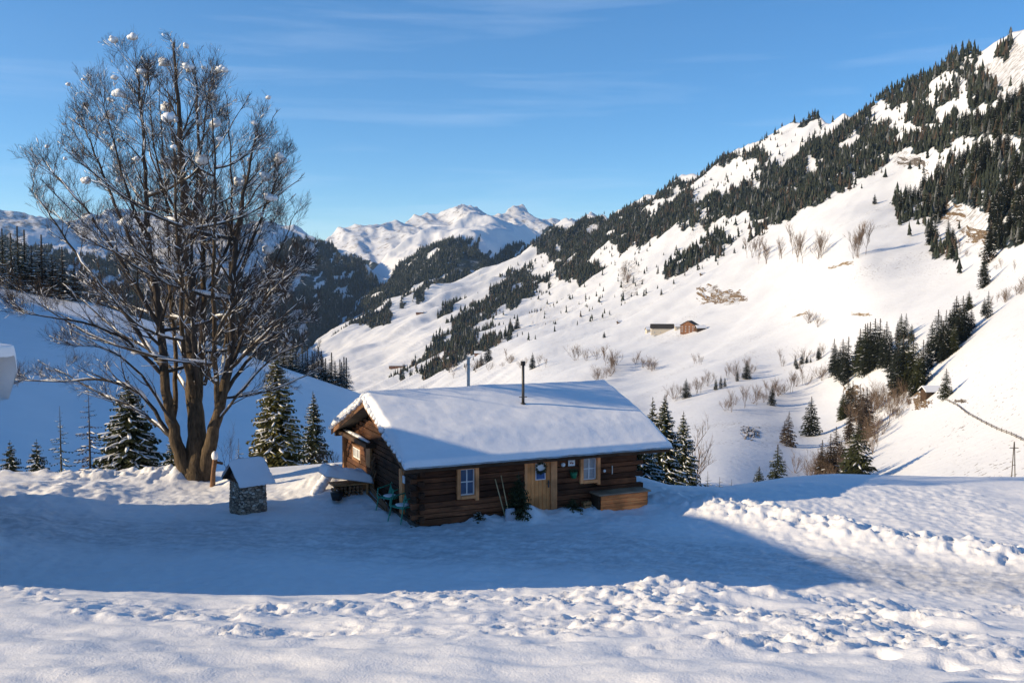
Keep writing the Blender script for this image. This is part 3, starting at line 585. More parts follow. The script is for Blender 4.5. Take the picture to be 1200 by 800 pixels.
for x, y, h in ((800, 380, 140), (820, 420, 180), (850, 400, 160), (880, 400, 140), (835, 380, 150), (865, 420, 120), (895, 340, 90), (810, 330, 110)): cr(x, y, h, 'tall dark spruce in the middle of the gully forest')
for x, y, h in ((925, 300, 140), (940, 320, 120), (960, 290, 125), (980, 260, 140), (1000, 250, 130), (990, 275, 120), (950, 270, 110), (930, 330, 90)): cr(x, y, h, 'tall dark spruce on the right rim of the gully')
cr(1020, 155, 60, 'lone spruce above the right rim of the gully'); cr(1027, 225, 66, 'short spruce right of the tall rim spruces'); cr(1078, 192, 84, 'broad dark spruce farthest right on the gully rim')
cr(1070, 80, 72, 'narrow spruce standing alone near the right edge of the photo'); cr(1064, 45, 50, 'spruce just above the narrow lone spruce at the right edge')
cr(165, 430, 62, 'single spruce on the open slope right above the cabin', 0); cr(320, 378, 35, 'small spruce at the lower end of the hedge line'); cr(348, 370, 58, 'taller spruce in the lower hedge line')
for x, y, h in ((270, 400, 40), (255, 405, 36), (282, 395, 30)): cr(x, y, h, 'small spruce in the cluster at the left of the hedge line')
for x, y, h in ((495, 325, 32), (515, 320, 36), (567, 305, 42), (530, 318, 26)): cr(x, y, h, 'small spruce in the upper hedge line left of the gully')
cr(425, 440, 62, 'lone spruce on the slope between the two hedge lines', 0); cr(543, 543, 124, 'solitary cone-shaped spruce on the snow in mid slope', 0)
for x, y, h in ((475, 580, 108), (462, 572, 70)): cr(x, y, h, 'brownish spruce beside the lower stream bank', 4)
for x, y, h in ((655, 480, 120), (640, 480, 80), (668, 470, 100)): cr(x, y, h, 'dark spruce in the lower part of the gully')
for x, y, h in ((690, 500, 110), (710, 540, 140), (660, 560, 100), (700, 560, 110)): cr(x, y, h, 'brown-tinged spruce filling the lower gully', 4)
cr(682, 700, 200, 'large dark spruce at the foot of the gully', 2); cr(668, 690, 120, 'spruce hidden behind the large one at the foot of the gully', 2)
cr(440, 742, 176, 'tall olive spruce behind the edge of the smooth snow field', 5); cr(385, 745, 112, 'shorter snowy spruce left of the tall olive spruce', 2)
for x, y, h in ((600, 695, 155), (575, 690, 130), (617, 640, 120), (592, 690, 100)): cr(x, y, h, 'bare brown larch at the foot of the gully', 4)
cr(950, 442, 92, 'sunlit spruce right beside the dark hut on the slope', 5)
mid += [(624, 433, 20, 0, 'small spruce right above the chimney pipe'), (572, 429, 26, 0, 'spruce beside the small brown farmhouse above the roof'), (564, 432, 16, None, 'short spruce left below the small brown farmhouse'), (606, 386, 17, None, 'solitary spruce on the meadow strip above the cabin'), (599, 388, 14, None, 'second spruce of the pair on the meadow strip'), (462, 441, 10, None, 'tiny spruce at the left of the valley meadow'), (1113, 689 / 1.0 - 100, 14, None, 'tiny spruce behind the crest of the smooth snow field'), (775, 345, 8, None, 'tiny dark spruce on the slope below the brown rocks'), (1025, 237, 13, None, 'lone small spruce on the upper snow slope'), (886, 268, 8, None, 'tiny spruce at the upper edge of the open slope'), (1160, 300, 50, 1, 'spruce standing in front of the right forest'), (1153, 330, 42, 1, 'slim spruce below the right forest edge'), (708, 398, 8, None, 'tiny spruce on the bright slope left of the farm')]
rnd = random.Random(5)
for q in list(mid):
    if 'gully' in q[4] and 'large' not in q[4] and 'hut' not in q[4]: mid.append((q[0] + rnd.uniform(-7, 7), q[1] + rnd.uniform(-6, 5), q[2] * rnd.uniform(.6, .95), q[3], q[4]))
count_ind = 0
def place_mid(px, py, hp, pr, lab, group='spruces along the slope and gully', simple_=False):
    global count_ind
    v, D = R_.one(px, py); pr = protos[pr if pr is not None else rnd.choice((0, 1, 3, 0, 1, 5))]
    o = copy_tree(pr); H = hp * D / F; o.location = (v.x, v.y, v.z - H * .03); o.scale = (H * rnd.uniform(.9, 1.15),) * 2 + (H,); o.rotation_euler = (0, 0, rnd.uniform(0, 6.28))
    tag(o, lab, 'spruce tree' if 'larch' not in lab else 'larch tree', group); count_ind += 1
    if 'larch' in lab: o.name = 'larch'
    return o
for px, py, hp, pr, lab in mid: place_mid(px, py, hp, pr, lab)

# forests sampled over the mountain sheets
rs = np.random.RandomState(3)
def sample_forest(S, polys, Hm, dens, clear=(), flt=False):
    out = []
    for pi, pl in enumerate(polys):
        a = np.array(pl); x0, y0 = a.min(0); x1, y1 = a.max(0); n = int((x1 - x0) * (y1 - y0) * dens)
        px = rs.uniform(x0, x1, n); py = rs.uniform(y0, y1, n); jx, jy = fjit(px, py)
        k = in_poly(jx, jy, pl) & ((~fclear(px, py)) | flt)
        for c in clear: k &= ~in_poly(jx, jy, c)
        px, py = px[k], py[k]
        X, Y, Z, D = S.pos(px, py); h = Hm * (.45 + .8 * rs.random_sample(len(px)) ** 1.3) 
        hp = h * F / D; acc = rs.random_sample(len(px)) < np.clip(9.5 / (hp * hp * .34) / dens * .8, 0, 1)
        for q in np.nonzero(acc)[0]: out.append((hp[q], X[q], Y[q], Z[q], h[q], px[q], py[q], pi))
    return out
def forest_mesh(name, items, label, wk=.19, brown=.12):
    n = len(items); A = np.array([i[1:5] for i in items]); sides = 5; tiers = 3
    V = np.zeros((n, tiers * (sides + 1), 3)); ang0 = rs.uniform(0, 6.28, n)
    for t in range(tiers):
        zb = (.08 + .27 * t) + rs.uniform(-.03, .03, n); zt = np.minimum(zb + .5, 1) if t < 2 else np.ones(n); r = wk * (1 - .3 * t) * rs.uniform(.8, 1.25, n)
        V[:, t * (sides + 1) + sides, 0] = 0; V[:, t * (sides + 1) + sides, 2] = zt
        for k in range(sides):
            a = ang0 + 2 * np.pi * k / sides + t * .6; rr = r * rs.uniform(.65, 1.3, n)
            V[:, t * (sides + 1) + k, 0] = np.cos(a) * rr; V[:, t * (sides + 1) + k, 1] = np.sin(a) * rr; V[:, t * (sides + 1) + k, 2] = zb + rs.uniform(-.05, .04, n)
    V *= A[:, None, 3:4]; V += A[:, None, :3]
    T = []
    for t in range(tiers):
        for k in range(sides): T.append((t * (sides + 1) + k, t * (sides + 1) + (k + 1) % sides, t * (sides + 1) + sides))
    T = np.array(T)[None] + (np.arange(n) * tiers * (sides + 1))[:, None, None]
    u_ = rs.random_sample(n); mi = np.repeat(np.where(u_ < brown, 1, np.where(u_ < brown + .22, 2, np.where(u_ < brown + .3, 3, 0))), len(T[0]))
    o = tri_mesh(name, V.reshape(-1, 3), T.reshape(-1, 3), [M['needles_far'], M['needles_brown'], M['needles_mid'], M['needles_frost']], None, mi)
    tag(o, label, 'forest', kind='stuff'); return o
allR = sample_forest(R_, FR, 21, 2.0)
SPARSE = [[(480, 425), (560, 345), (640, 300), (760, 290), (900, 262), (860, 300), (780, 330), (700, 380), (600, 420), (540, 445)], [(750, 262), (850, 195), (980, 135), (1100, 92), (1200, 90), (1200, 180), (1000, 225), (850, 290)], [(1040, 270), (1200, 270), (1200, 330), (1100, 320)]]
sp_ = sample_forest(R_, SPARSE, 17, 1.0, flt=True); allR += [t for t in sp_ if rs.random_sample() < .026]; allR.sort(key=lambda t: -t[0])
glab = {0: 'dark spruce in the broad diagonal forest belt of the mountainside', 5: 'tall dark spruce in the dense forest at the right edge of the photo', 6: 'dark spruce in the small clump below the right edge forest'}
nI = 278 - count_ind
for it in allR[:nI]:
    pr = protos[rnd.choice((0, 1, 3, 1, 5))]; o = copy_tree(pr); H = it[4]
    o.location = (it[1], it[2], it[3] - H * .03); o.scale = (H, H, H); o.rotation_euler = (0, 0, rnd.uniform(0, 6.28))
    lab = glab.get(it[7], 'dark spruce in one of the upper forest strips of the mountainside')
    tag(o, lab, 'spruce tree', {0: 'spruces of the diagonal belt', 5: 'spruces of the right edge forest', 6: 'spruces of the clump below the right forest'}.get(it[7], 'spruces of the upper strips'))
for r in protos: remove_tree(r)
forest_mesh('mountainside_forest', allR[nI:], 'dark spruce forest in belts and strips across the right mountainside')
forest_mesh('spur_forest', sample_forest(B2, FB2, 24, 1.0, CLEAR2), 'dark forest on the spur below the distant peaks', .2, 0)
forest_mesh('left_mountain_forest', sample_forest(C_, FC, 24, .9, CLEARC), 'dark blue shaded forest on the left mountain behind the bare tree', .2, .05)
print('forest', len(allR))
# conifers on the left hill crest and behind it
def left_tree(px, foot, hp, brown, lab, grp, k):
    v, D = L_.one(px, foot); H = hp * D / F
    o = copy_tree(lp[k]); o.location = (v.x, v.y, v.z - .3); o.scale = (H * 1.3, H * 1.3, H); o.rotation_euler = (0, 0, rnd.uniform(0, 6.28)); tag(o, lab, 'larch tree' if brown else 'spruce tree', grp)
    if brown: o.name = 'larch'
lp = [make_spruce('spruce', 1, .16, 90, 20, 7, 3, .9, .4, 1, 'needles', 1.2), make_spruce('larch', 1, .26, 91, 18, 7, 3, .5, .1, .9, 'needles_brown', 1.1), make_spruce('spruce', 1, .19, 92, 18, 7, 3, .5, .4, 1, 'needles', 1.3)]
for px in (-22, -8, 4, 14, 22, 30): left_tree(px, 333 + (px > 10) * 6, rnd.uniform(62, 82), 0, 'tall dark spruce at the left edge on the hill crest', 'dark spruces on the left hill crest', rnd.choice((0, 2)))
for px in (38, 50, 62, 74, 88): left_tree(px, 342 + (px - 38) * .2, rnd.uniform(50, 72), 1, 'brown bare larch on the left hill crest beside the dark spruces', 'brown larches on the left hill crest', 1)
for i in range(22):
    px = 332 + i * 3.6 + rnd.uniform(-2, 2); v, D = L_.one(px, np.interp(px, *zip(*topL)) + 1); v = v * 1.0; H = rnd.uniform(28, 44) * D * 1.2 / F
    o = copy_tree(lp[rnd.choice((0, 2))]); o.location = (v.x * 1.2, v.y * 1.2, v.z - .012 * D - 1.5); o.scale = (H * 1.8, H * 1.8, H); o.rotation_euler = (0, 0, rnd.uniform(0, 6.28))
    tag(o, 'dark snow-dusted spruce in the row behind the shaded hill left of the cabin roof', 'spruce tree', 'spruce row behind the shaded hill')
for r in lp: remove_tree(r)

# ------------------------------------------------------------------ bare bushes and birches on the slope
def bare_tree(name, seed, H, spread, mat, levels=3, nb=6, n0=6, r0=.012):
    R = random.Random(seed); W = MB()
    def grow(p, d, L, r, lv):
        n = 4; pts = [Vector(p)]; dd = Vector(d)
        for i in range(n):
            dd = (dd + Vector((R.uniform(-.16, .16), R.uniform(-.16, .16), R.uniform(-.02, .14)))).normalized(); pts.append(pts[-1] + dd * L / n)
        W.tube(pts, [r * (1 - .8 * i / n) for i in range(n + 1)], 3, False)
        if lv:
            for k in range(nb):
                i = R.uniform(.3, 1.) * n; j = min(int(i), n - 1); q = pts[j].lerp(pts[j + 1], i - j)
                ax = Vector((R.uniform(-1, 1), R.uniform(-1, 1), R.uniform(.2, .9))).normalized()
                grow(q, (dd * .8 + ax * .9).normalized(), L * R.uniform(.35, .55), r * .5, lv - 1)
    for i in range(n0):
        a = R.uniform(0, 6.28); e = R.uniform(0, spread); grow((0, 0, -.05 * H), Vector((math.cos(a) * e, math.sin(a) * e, 1)).normalized(), H * R.uniform(.6, .8), r0 * H, levels)
    return W.build(name, M[mat])
bushp = [bare_tree('bare_birch', 1, 1.25, .06, 'birch_twig', 2, 13, 1, .010), bare_tree('bare_birch', 2, 1.1, .22, 'birch_twig', 2, 9, 3, .009), bare_tree('bare_bush', 3, 1, 1.5, 'birch_twig', 2, 5, 9, .008), bare_tree('bare_bush', 4, 1, 1.1, 'birch_twig', 2, 6, 8, .009)]
def bush_line(pts, n, h0, h1, lab, cat, grp, kinds=(0, 1, 2, 3), js=3):
    L = np.array(pts, float); t = np.concatenate([[0], np.cumsum(np.hypot(*np.diff(L, axis=0).T))]); t /= t[-1]
    for i in range(n):
        q = rnd.random(); px = np.interp(q, t, L[:, 0]) + rnd.uniform(-js, js); py = np.interp(q, t, L[:, 1]) + rnd.uniform(-js, js) * .6
        v, D = R_.one(px, py); H = rnd.uniform(h0, h1) * D / F; o = bushp[rnd.choice(kinds)].copy(); col.objects.link(o)
        o.location = v; o.scale = (H, H, H); o.rotation_euler = (0, 0, rnd.uniform(0, 6.28)); tag(o, lab, cat, grp)
bush_line([(873, 303), (905, 304), (930, 306)], 10, 14, 26, 'slender bare birch in the row on the open upper slope', 'birch tree', 'birches on the upper slope', (0, 1))
bush_line([(930, 296), (945, 310)], 4, 26, 34, 'tall bare birch in the middle of the upper slope row', 'birch tree', 'tall birches on the upper slope', (0, 1))
bush_line([(955, 303), (968, 302)], 4, 22, 28, 'bushy bare birch of the middle cluster on the upper slope', 'birch tree', 'middle birch cluster', (0, 1, 3))
bush_line([(1001, 310), (1012, 306)], 6, 28, 40, 'bare birch in the right cluster of the upper slope', 'birch tree', 'right birch cluster', (0, 1))
bush_line([(742, 428), (757, 427), (775, 427)], 8, 12, 18, 'small bare bush in the short row below the farm', 'bush', 'bushes below the farm', (0, 2, 3))
bush_line([(808, 428), (830, 430)], 4, 8, 12, 'low bare bush on the slope right below the farm', 'bush', 'low bushes below the farm')
bush_line([(765, 478), (800, 468), (842, 448), (870, 440), (900, 432), (950, 418), (972, 412)], 30, 10, 20, 'leafless brown bush in the lower hedge line', 'bush', 'bushes of the lower hedge line', js=4)
bush_line([(845, 480), (862, 474), (885, 470), (920, 458), (945, 447), (975, 432)], 30, 12, 22, 'leafless brown bush in the second hedge line above the gully', 'bush', 'bushes of the second hedge line', js=5)
bush_line([(520, 452), (560, 440), (600, 432), (640, 428)], 18, 8, 15, 'leafless bush on the slope behind the cabin roof', 'bush', 'bushes behind the cabin roof', js=6)
bush_line([(668, 425), (684, 424), (720, 432), (700, 445)], 22, 10, 22, 'bare brown bush in the cluster above the right half of the roof', 'bush', 'bushes above the right half of the roof', js=5)
bush_line([(470, 430), (500, 440), (540, 420), (590, 412)], 16, 6, 12, 'small brown bush on the valley meadows', 'bush', 'bushes on the valley meadows', js=10)
bush_line([(1000, 500), (1025, 480), (1045, 465), (1060, 470), (1010, 540), (985, 560)], 46, 16, 34, 'bare brown bush among the spruces in the gully', 'bush', 'bushes in the gully', (1, 2, 3), js=10)
bush_line([(1040, 500), (1058, 488), (1065, 478)], 12, 8, 14, 'short bush along the right side of the gully', 'bush', 'bushes on the right side of the gully', js=4)
bush_line([(1160, 362), (1180, 352), (1210, 340)], 14, 10, 18, 'brown bush by the right edge above the gully', 'bush', 'bushes at the right edge', js=5)
bush_line([(935, 560), (960, 565), (985, 568), (968, 575)], 16, 18, 34, 'bare brown bush beside the larches at the gully foot', 'bush', 'bushes at the gully foot', (1, 2, 3), js=6)
bush_line([(1165, 572), (1175, 571)], 4, 9, 14, 'frosted bush behind the snow field near the power pole', 'bush', 'bushes near the power pole')
bush_line([(1088, 300), (1160, 300), (1190, 318)], 12, 8, 16, 'small bush on the snow below the right forest', 'bush', 'bushes below the right forest', js=6)
bush_line([(740, 345), (735, 330), (728, 320)], 8, 8, 14, 'brown bush on the rocky patch of the mid slope', 'bush', 'bushes on the rocky patch')
bush_line([(945, 385), (957, 384)], 3, 14, 18, 'dark bare bush on the slope right of the farm', 'bush', 'bushes right of the farm', (3,))
for o in bushp: bpy.data.objects.remove(o)
# bare frosted birch next to the spruces right of the cabin, and shrubs left of it
def near_bare(px, py, d, hp, seed, lab, spread=.35, lv=3, mat='birch_twig', nb=5, n0=2, name='bare_birch', cat='birch tree', r0=.01):
    p = P(px, py, d); z = min(p[2], gz1(p[0], p[1])); H = hp * d / F + (p[2] - z)
    o = bare_tree(name, seed, H, spread, mat, lv, nb, n0, r0 ); o.location = (p[0], p[1], z); tag(o, lab, cat); return o
near_bare(812, 586, 66, 104, 21, 'bare frosted birch with pale twigs right of the cabin spruces', .3)
near_bare(384, 560, 58, 40, 22, 'reddish bare shrub between the spruces and the cabin gable', .9, 2, 'birch_twig', 6, 9, 'bare_bush', 'bush')
near_bare(268, 556, 50, 62, 23, 'thin bare sapling between the big tree and the stone pillar', .4, 2, 'twig', 4, 3, 'bare_sapling', 'sapling', .007)

# rock outcrops
def outcrop(px, py, wpx, hpx, seed, lab, mat='rocks', n=22):
    m = 46; U, V = np.meshgrid(np.linspace(-1.25, 1.25, m), np.linspace(-1.25, 1.25, m)); v, D = R_.one(px, py); k = D / F
    X, Y, Z, D_ = R_.pos(px + U * wpx * .5, py - V * hpx * .5); rr = np.hypot(U, V) + .55 * fbm(U * 1.6 + seed, V * 1.6, seed, 4)
    h = .10 * hpx * k * (1.0 - rr * 1.15 + 1.1 * fbm(U * 2.2 + seed, V * 2.2, seed + 5, 5, .62) + .35 * np.clip(worley(U * 3, V * 3, seed)[1] - .45, -1, .5))
    Z = Z + np.clip(h, -.12 * hpx * k - .3, .09 * hpx * k); o = grid_mesh('rock_outcrop', X - v.x, Y - v.y, Z - v.z, M[mat], None, False); o.location = v; tag(o, lab, 'rocks')
outcrop(846, 347, 48, 16, 1, 'brown rocky patch with dry grass on the slope above the farm', n=34)
outcrop(879, 506, 18, 18, 3, 'brown rock by the lower stream bank')
outcrop(1078, 475, 24, 16, 4, 'golden brown stone base below the dark hut on the slope', n=30)
outcrop(1000, 455, 20, 18, 5, 'brown rock showing under the gully spruces')
outcrop(985, 315, 24, 4, 6, 'flat brown patch of bare ground below the birches', 'dry_grass')
outcrop(938, 372, 16, 3, 7, 'thin bare strip on the slope right of the farm', 'dry_grass', 12)
outcrop(1010, 362, 20, 3, 8, 'thin bare strip of earth left of the gully top', 'dry_grass', 12)
outcrop(1082, 567, 30, 4, 9, 'low brown stones at the crest of the snow field', 'rocks', 14)
outcrop(1125, 474, 16, 4, 10, 'dark stones right of the hut on the slope', 'rock_grey', 10)
outcrop(1070, 195, 30, 10, 11, 'rocky ground at the edge of the diagonal forest', 'rock_grey', 14)
outcrop(1150, 275, 40, 14, 12, 'brown broken ground under the right edge forest', 'rocks', 26)
outcrop(1100, 255, 50, 14, 13, 'rocky snow step in front of the right edge forest', 'rocks', 20)

# ------------------------------------------------------------------ farm and far huts
def roof_gable(W_, x0, x1, y0, y1, ze, zr, ov, th=.25):
    ym = (y0 + y1) / 2
    for s in (-1, 1):
        ye = ym + s * ((y1 - y0) / 2 + ov); sl = (zr - ze) / ((y1 - y0) / 2); zo = ze - sl * ov
        vs = [(x, y, z + t) for x in (x0 - ov, x1 + ov) for (y, z) in ((ym, zr), (ye, zo)) for t in (0, th)]
        W_.add(vs, [(0, 1, 3, 2), (4, 6, 7, 5), (0, 4, 5, 1), (2, 3, 7, 6), (0, 2, 6, 4), (1, 5, 7, 3)])
def house(name, px, py, w, dpt, hw, hr, rz, wallm, roofm, lab, snow=False, wins=(0, 0), lower=None, sheet=None, cat='farmhouse', v=None):
    if v is None: v, D = (sheet or R_).one(px, py)
    r = empty(name, (v[0], v[1], v[2] - .6), rz); tag(r, lab, cat)
    W_ = MB(); x0, x1, y0, y1 = -w / 2, w / 2, -dpt / 2, dpt / 2
    W_.add([(x0, y0, -2), (x1, y0, -2), (x1, y1, -2), (x0, y1, -2), (x0, y0, hw), (x1, y0, hw), (x1, y1, hw), (x0, y1, hw), (x0, 0, hr), (x1, 0, hr)],
           [(0, 1, 5, 4), (2, 3, 7, 6), (1, 2, 6, 9, 5), (3, 0, 4, 8, 7)]); W_.build('wall', M[wallm], r)
    if lower:
        b = MB(); b.box(x0 - .06, x1 + .06, y0 - .06, y1 + .06, -2, hw * .42); b.build('ground_floor', M[lower], r)
    Rf = MB(); roof_gable(Rf, x0, x1, y0, y1, hw, hr, .9); ro = Rf.build('roof', M[roofm], r)
    if snow:
        Sn = MB(); roof_gable(Sn, x0, x1, y0, y1, hw + .27, hr + .27, .8, .5); Sn.build('snow_cover', M['snow_obj'], ro, False)
    nwx, nwz = wins
    for gx_ in ('x', 'y'):
        for i in range(nwx):
            for j in range(nwz):
                z = .9 + j * (hw - .6) / max(nwz, 1)
                f = MB(); p = MB()
                if gx_ == 'y':
                    x = x0 + w * (i + .5) / nwx; f.box(x - .55, x + .55, y0 - .16, y0 - .05, z, z + 1.3); p.box(x - .4, x + .4, y0 - .2, y0 - .165, z + .15, z + 1.15)
                else:
                    y = y0 + dpt * (i + .5) / nwx; f.box(x0 - .16, x0 - .05, y - .55, y + .55, z, z + 1.3); p.box(x0 - .2, x0 - .165, y - .4, y + .4, z + .15, z + 1.15)
                fo = f.build('window', M['white_paint'], r); p.build('pane', M['glass'], fo)
    return r
house('barn', 777, 390, 31, 14, 7, 12, rad(-4), 'plaster', 'roof_tile', 'long farm barn with dark roof and pale wall, left half of the farm', wins=(4, 1))
house('farmhouse', 808, 389, 14, 18, 9, 14, rad(60), 'chalet', 'roof_tile', 'brown chalet farmhouse with rows of white windows, right of the barn', wins=(4, 3), lower='chalet')
house('farm_shed', 795, 388, 9, 7, 4, 6.5, rad(0), 'plaster', 'roof_tile', 'small farm building with snowy roof between barn and chalet', True, (2, 1))
house('farm_shed', 760, 389, 7, 7, 5, 8, rad(10), 'plaster', 'roof_tile', 'small pale shed at the left end of the farm', True, (1, 1))
house('farm_shed', 821, 386, 11, 7, 3.5, 6, rad(10), 'dark_wood', 'roof_tile', 'low dark shed behind the chalet at the right end of the farm', True)
house('hay_hut', 824, 318, 9, 7, 2.5, 4.5, rad(15), 'dark_wood', 'roof_tile', 'dark hay hut high on the open slope', True, cat='hut')
house('farmhouse', 561, 427, 15, 10, 5, 8, rad(0), 'chalet', 'roof_tile', 'small brown farmhouse above the left half of the cabin roof', True, (3, 1))
house('farmhouse', 464, 429, 34, 12, 6, 11, rad(0), 'chalet', 'roof_tile', 'far brown farmhouse on the valley meadow at the left', True, (3, 1))
house('hay_hut', 492, 376, 24, 14, 6, 11, rad(0), 'chalet', 'roof_tile', 'small far hut on the meadow beside the forest strip', True, cat='hut')
house('hay_hut', 726, 378, 7, 6, 3, 5, rad(20), 'dark_wood', 'roof_tile', 'small dark hut on the slope left of the farm', True, cat='hut')
house('hay_hut', 1090, 468, 6.5, 5, 2.6, 4.2, rad(8), 'dark_wood', 'roof_tile', 'dark wooden hut on a stone base under the gully spruces', True, cat='hut')
# fence running down the slope
r = empty('rail_fence', (0, 0, 0)); fpts = [(1108, 474), (1122, 480), (1135, 490), (1150, 498), (1168, 506), (1185, 512), (1202, 520), (1225, 533), (1250, 545)]
pts = []
for i in range(len(fpts) - 1):
    for k in range(3):
        q = k / 3; v, D = R_.one(fpts[i][0] * (1 - q) + fpts[i + 1][0] * q, fpts[i][1] * (1 - q) + fpts[i + 1][1] * q); pts.append(v)
r.location = pts[0]; pts0 = pts[0].copy(); pts = [p - pts0 for p in pts]
for i, p in enumerate(pts): W_ = MB(); W_.box(p.x - .07, p.x + .07, p.y - .07, p.y + .07, p.z - .3, p.z + 1.1); W_.build('post', M['grey_wood'], r)
for dz in (.35, .75): MB().tube([p + Vector((0, 0, dz)) for p in pts], [.11] * len(pts), 5).build('rail', M['grey_wood'], r)
tag(r, 'dark fence line running down the sunny slope to the right edge', 'fence')
# power pole
v, D = R_.one(1187, 573); k = D / F; r = empty('power_pole', v)
for s in (-1, 1): MB().tube([(s * .042 * 56 * k * 1.2, 0, -1), (s * .2 * k, 0, 56 * k)], [.13, .1], 8).build('pole', M['grey_wood'], r)
W_ = MB(); W_.box(-5.5 * k, 5.5 * k, -.08, .08, 48 * k, 48 * k + .18); W_.build('crossarm', M['grey_wood'], r)
W_ = MB(); W_.box(-2 * k, 2 * k, -.12, -.02, 28 * k, 28 * k + .15); W_.build('brace', M['grey_wood'], r)
for x in (-5, 0, 5): MB().tube([(x * k, 0, 48.5 * k + (7 * k if x == 0 else 0)), (x * k, 0, 50.5 * k + (7 * k if x == 0 else 0))], [.12, .08], 8).build('insulator', M['white_paint'], r)
tag(r, 'wooden A-shaped power pole with crossarm at the right edge', 'power pole')

# ------------------------------------------------------------------ the big bare tree
def big_tree():
    R = random.Random(12); rn = lambda a, b: R.uniform(a, b)
    base = P(229, 561, 40.3); bx, by = base[0], base[1]; bz = gz1(bx, by) - .15
    root = empty('bare_tree', (bx, by, bz)); tag(root, 'large bare many-stemmed tree with snow on its branches, left of the cabin', 'tree')
    O = Vector((bx, by, bz)); trunk = MB(); limbs = MB(); twigs = MB(); snow = MB(); tips = []
    def loc(px, py, dy): 
        d = 40.3 + dy; return Vector(P(px, py, d)) - O
    def env(p):
        z = p.z
        if z < 3: return math.hypot(p.x, p.y) < 4.6 + z * .5
        rr = 6.1 * math.sqrt(max(0, 1 - ((z - 9) / 9.1) ** 2)) if z > 9 else 6.2
        cx = -1.1
        return math.hypot(p.x - cx, p.y) < rr
    def smooth(pts, n):
        out = []
        for i in range(len(pts) - 1):
            p0 = pts[max(i - 1, 0)]; p1 = pts[i]; p2 = pts[i + 1]; p3 = pts[min(i + 2, len(pts) - 1)]
            for k in range(n):
                t = k / n; out.append(.5 * ((2 * p1) + (p2 - p0) * t + (2 * p0 - 5 * p1 + 4 * p2 - p3) * t * t + (3 * p1 - p0 - 3 * p2 + p3) * t ** 3))
        out.append(pts[-1]); return out
    def add_snow(pts, rr, prob, run=3):
        i = 0
        while i < len(pts) - 1:
            d = pts[i + 1] - pts[i]; hz = math.hypot(d.x, d.y) / max(d.length, 1e-6)
            if hz > .55 and R.random() < prob * hz * hz:
                j = min(len(pts) - 1, i + R.randint(1, run)); seg = pts[i:j + 1]; r = rr[i]; w = max(.016, min(r * .95, .09)) * rn(.8, 1.4)
                q = [p + Vector((0, 0, r * .7 + w * .35)) for p in seg]; ww = [w * rn(.7, 1.25) for _ in q]; ww[0] *= .4; ww[-1] *= .4
                snow.tube(q, ww, 5, True, .8); i = j
            i += 1
    def shoot(p, d, L, r, lv, up):
        n = 5 if lv < 3 else 3; pts = [Vector(p)]; dd = d.normalized(); seg = L / n
        for i in range(n):
            dd = (dd + Vector((rn(-.2, .2), rn(-.2, .2), rn(-.08, .1) + up))).normalized(); q = pts[-1] + dd * seg
            if not env(q) and i > 0: break
            pts.append(q)
        m = len(pts); rr = [max(.003, r * (1 - .78 * i / max(1, m - 1))) for i in range(m)]
        (limbs if lv < 2 else twigs).tube(pts, rr, 5 if lv < 2 else 3, False)
        add_snow(pts, rr, (.95, .95, .4, .05)[min(lv, 3)], 3)
        if lv >= 2: tips.append(pts[-1])
        if lv < 4 and m > 2:
            inner = p.z < 8.5 and math.hypot(p.x + 1.1, p.y) < 3.6; cnt = {1: 7 - 3 * inner, 2: 4 - 2 * inner, 3: 3 - 2 * inner}.get(lv, 2); total = L * (m - 1) / n
            for k in range(cnt):
                t = rn(.18, 1.) * (m - 1); j = min(int(t), m - 2); q = pts[j].lerp(pts[j + 1], t - j); ax = (pts[j + 1] - pts[j]).normalized()
                side = ax.cross(Vector((rn(-1, 1), rn(-1, 1), rn(-.6, 1)))).normalized()
                LL = total * rn(.38, .62) * (1.1 - .5 * t / (m - 1)) 
                shoot(q, ax + side * rn(.45, .8), max(LL, .3), rr[j] * .55, lv + 1, up + .02)
    stems = [
        ([(222, 563, 0), (208, 520, -.2), (196, 470, -.5), (190, 402, -.6), (183, 342, -.9), (173, 278, -1.2), (170, 200, -1.3), (164, 118, -1.2), (160, 78, -1)], .27),
        ([(231, 563, 0), (231, 510, .1), (226, 444, .3), (224, 389, .4), (221, 296, .2), (216, 230, .2), (211, 169, 0), (208, 110, 0), (203, 50, .1)], .40),
        ([(238, 563, 0), (246, 522, -.2), (259, 467, -.6), (270, 412, -.8), (273, 342, -1.2), (278, 277, -1.6), (288, 215, -1.8), (303, 150, -1.6)], .29),
        ([(231, 500, .1), (235, 430, .7), (239, 330, 1.3), (237, 250, 1.5), (233, 169, 1.8), (230, 100, 1.8), (226, 72, 1.6)], .17),
        ([(203, 500, -.2), (206, 430, .9), (200, 350, 2), (196, 250, 2.7), (190, 170, 3), (186, 100, 2.8)], .12),
        ([(251, 500, -.3), (262, 430, 1.1), (268, 340, 2.5), (272, 250, 3.2), (270, 170, 3.3), (265, 110, 3)], .12),
        ([(229, 470, .2), (215, 410, -1.4), (212, 330, -2.6), (206, 240, -3.2), (202, 160, -3.2), (196, 100, -2.8)], .12),
        ([(255, 480, -.5), (252, 410, -1.8), (250, 330, -3), (252, 240, -3.6), (250, 160, -3.4), (244, 100, -3)], .12),
    ]
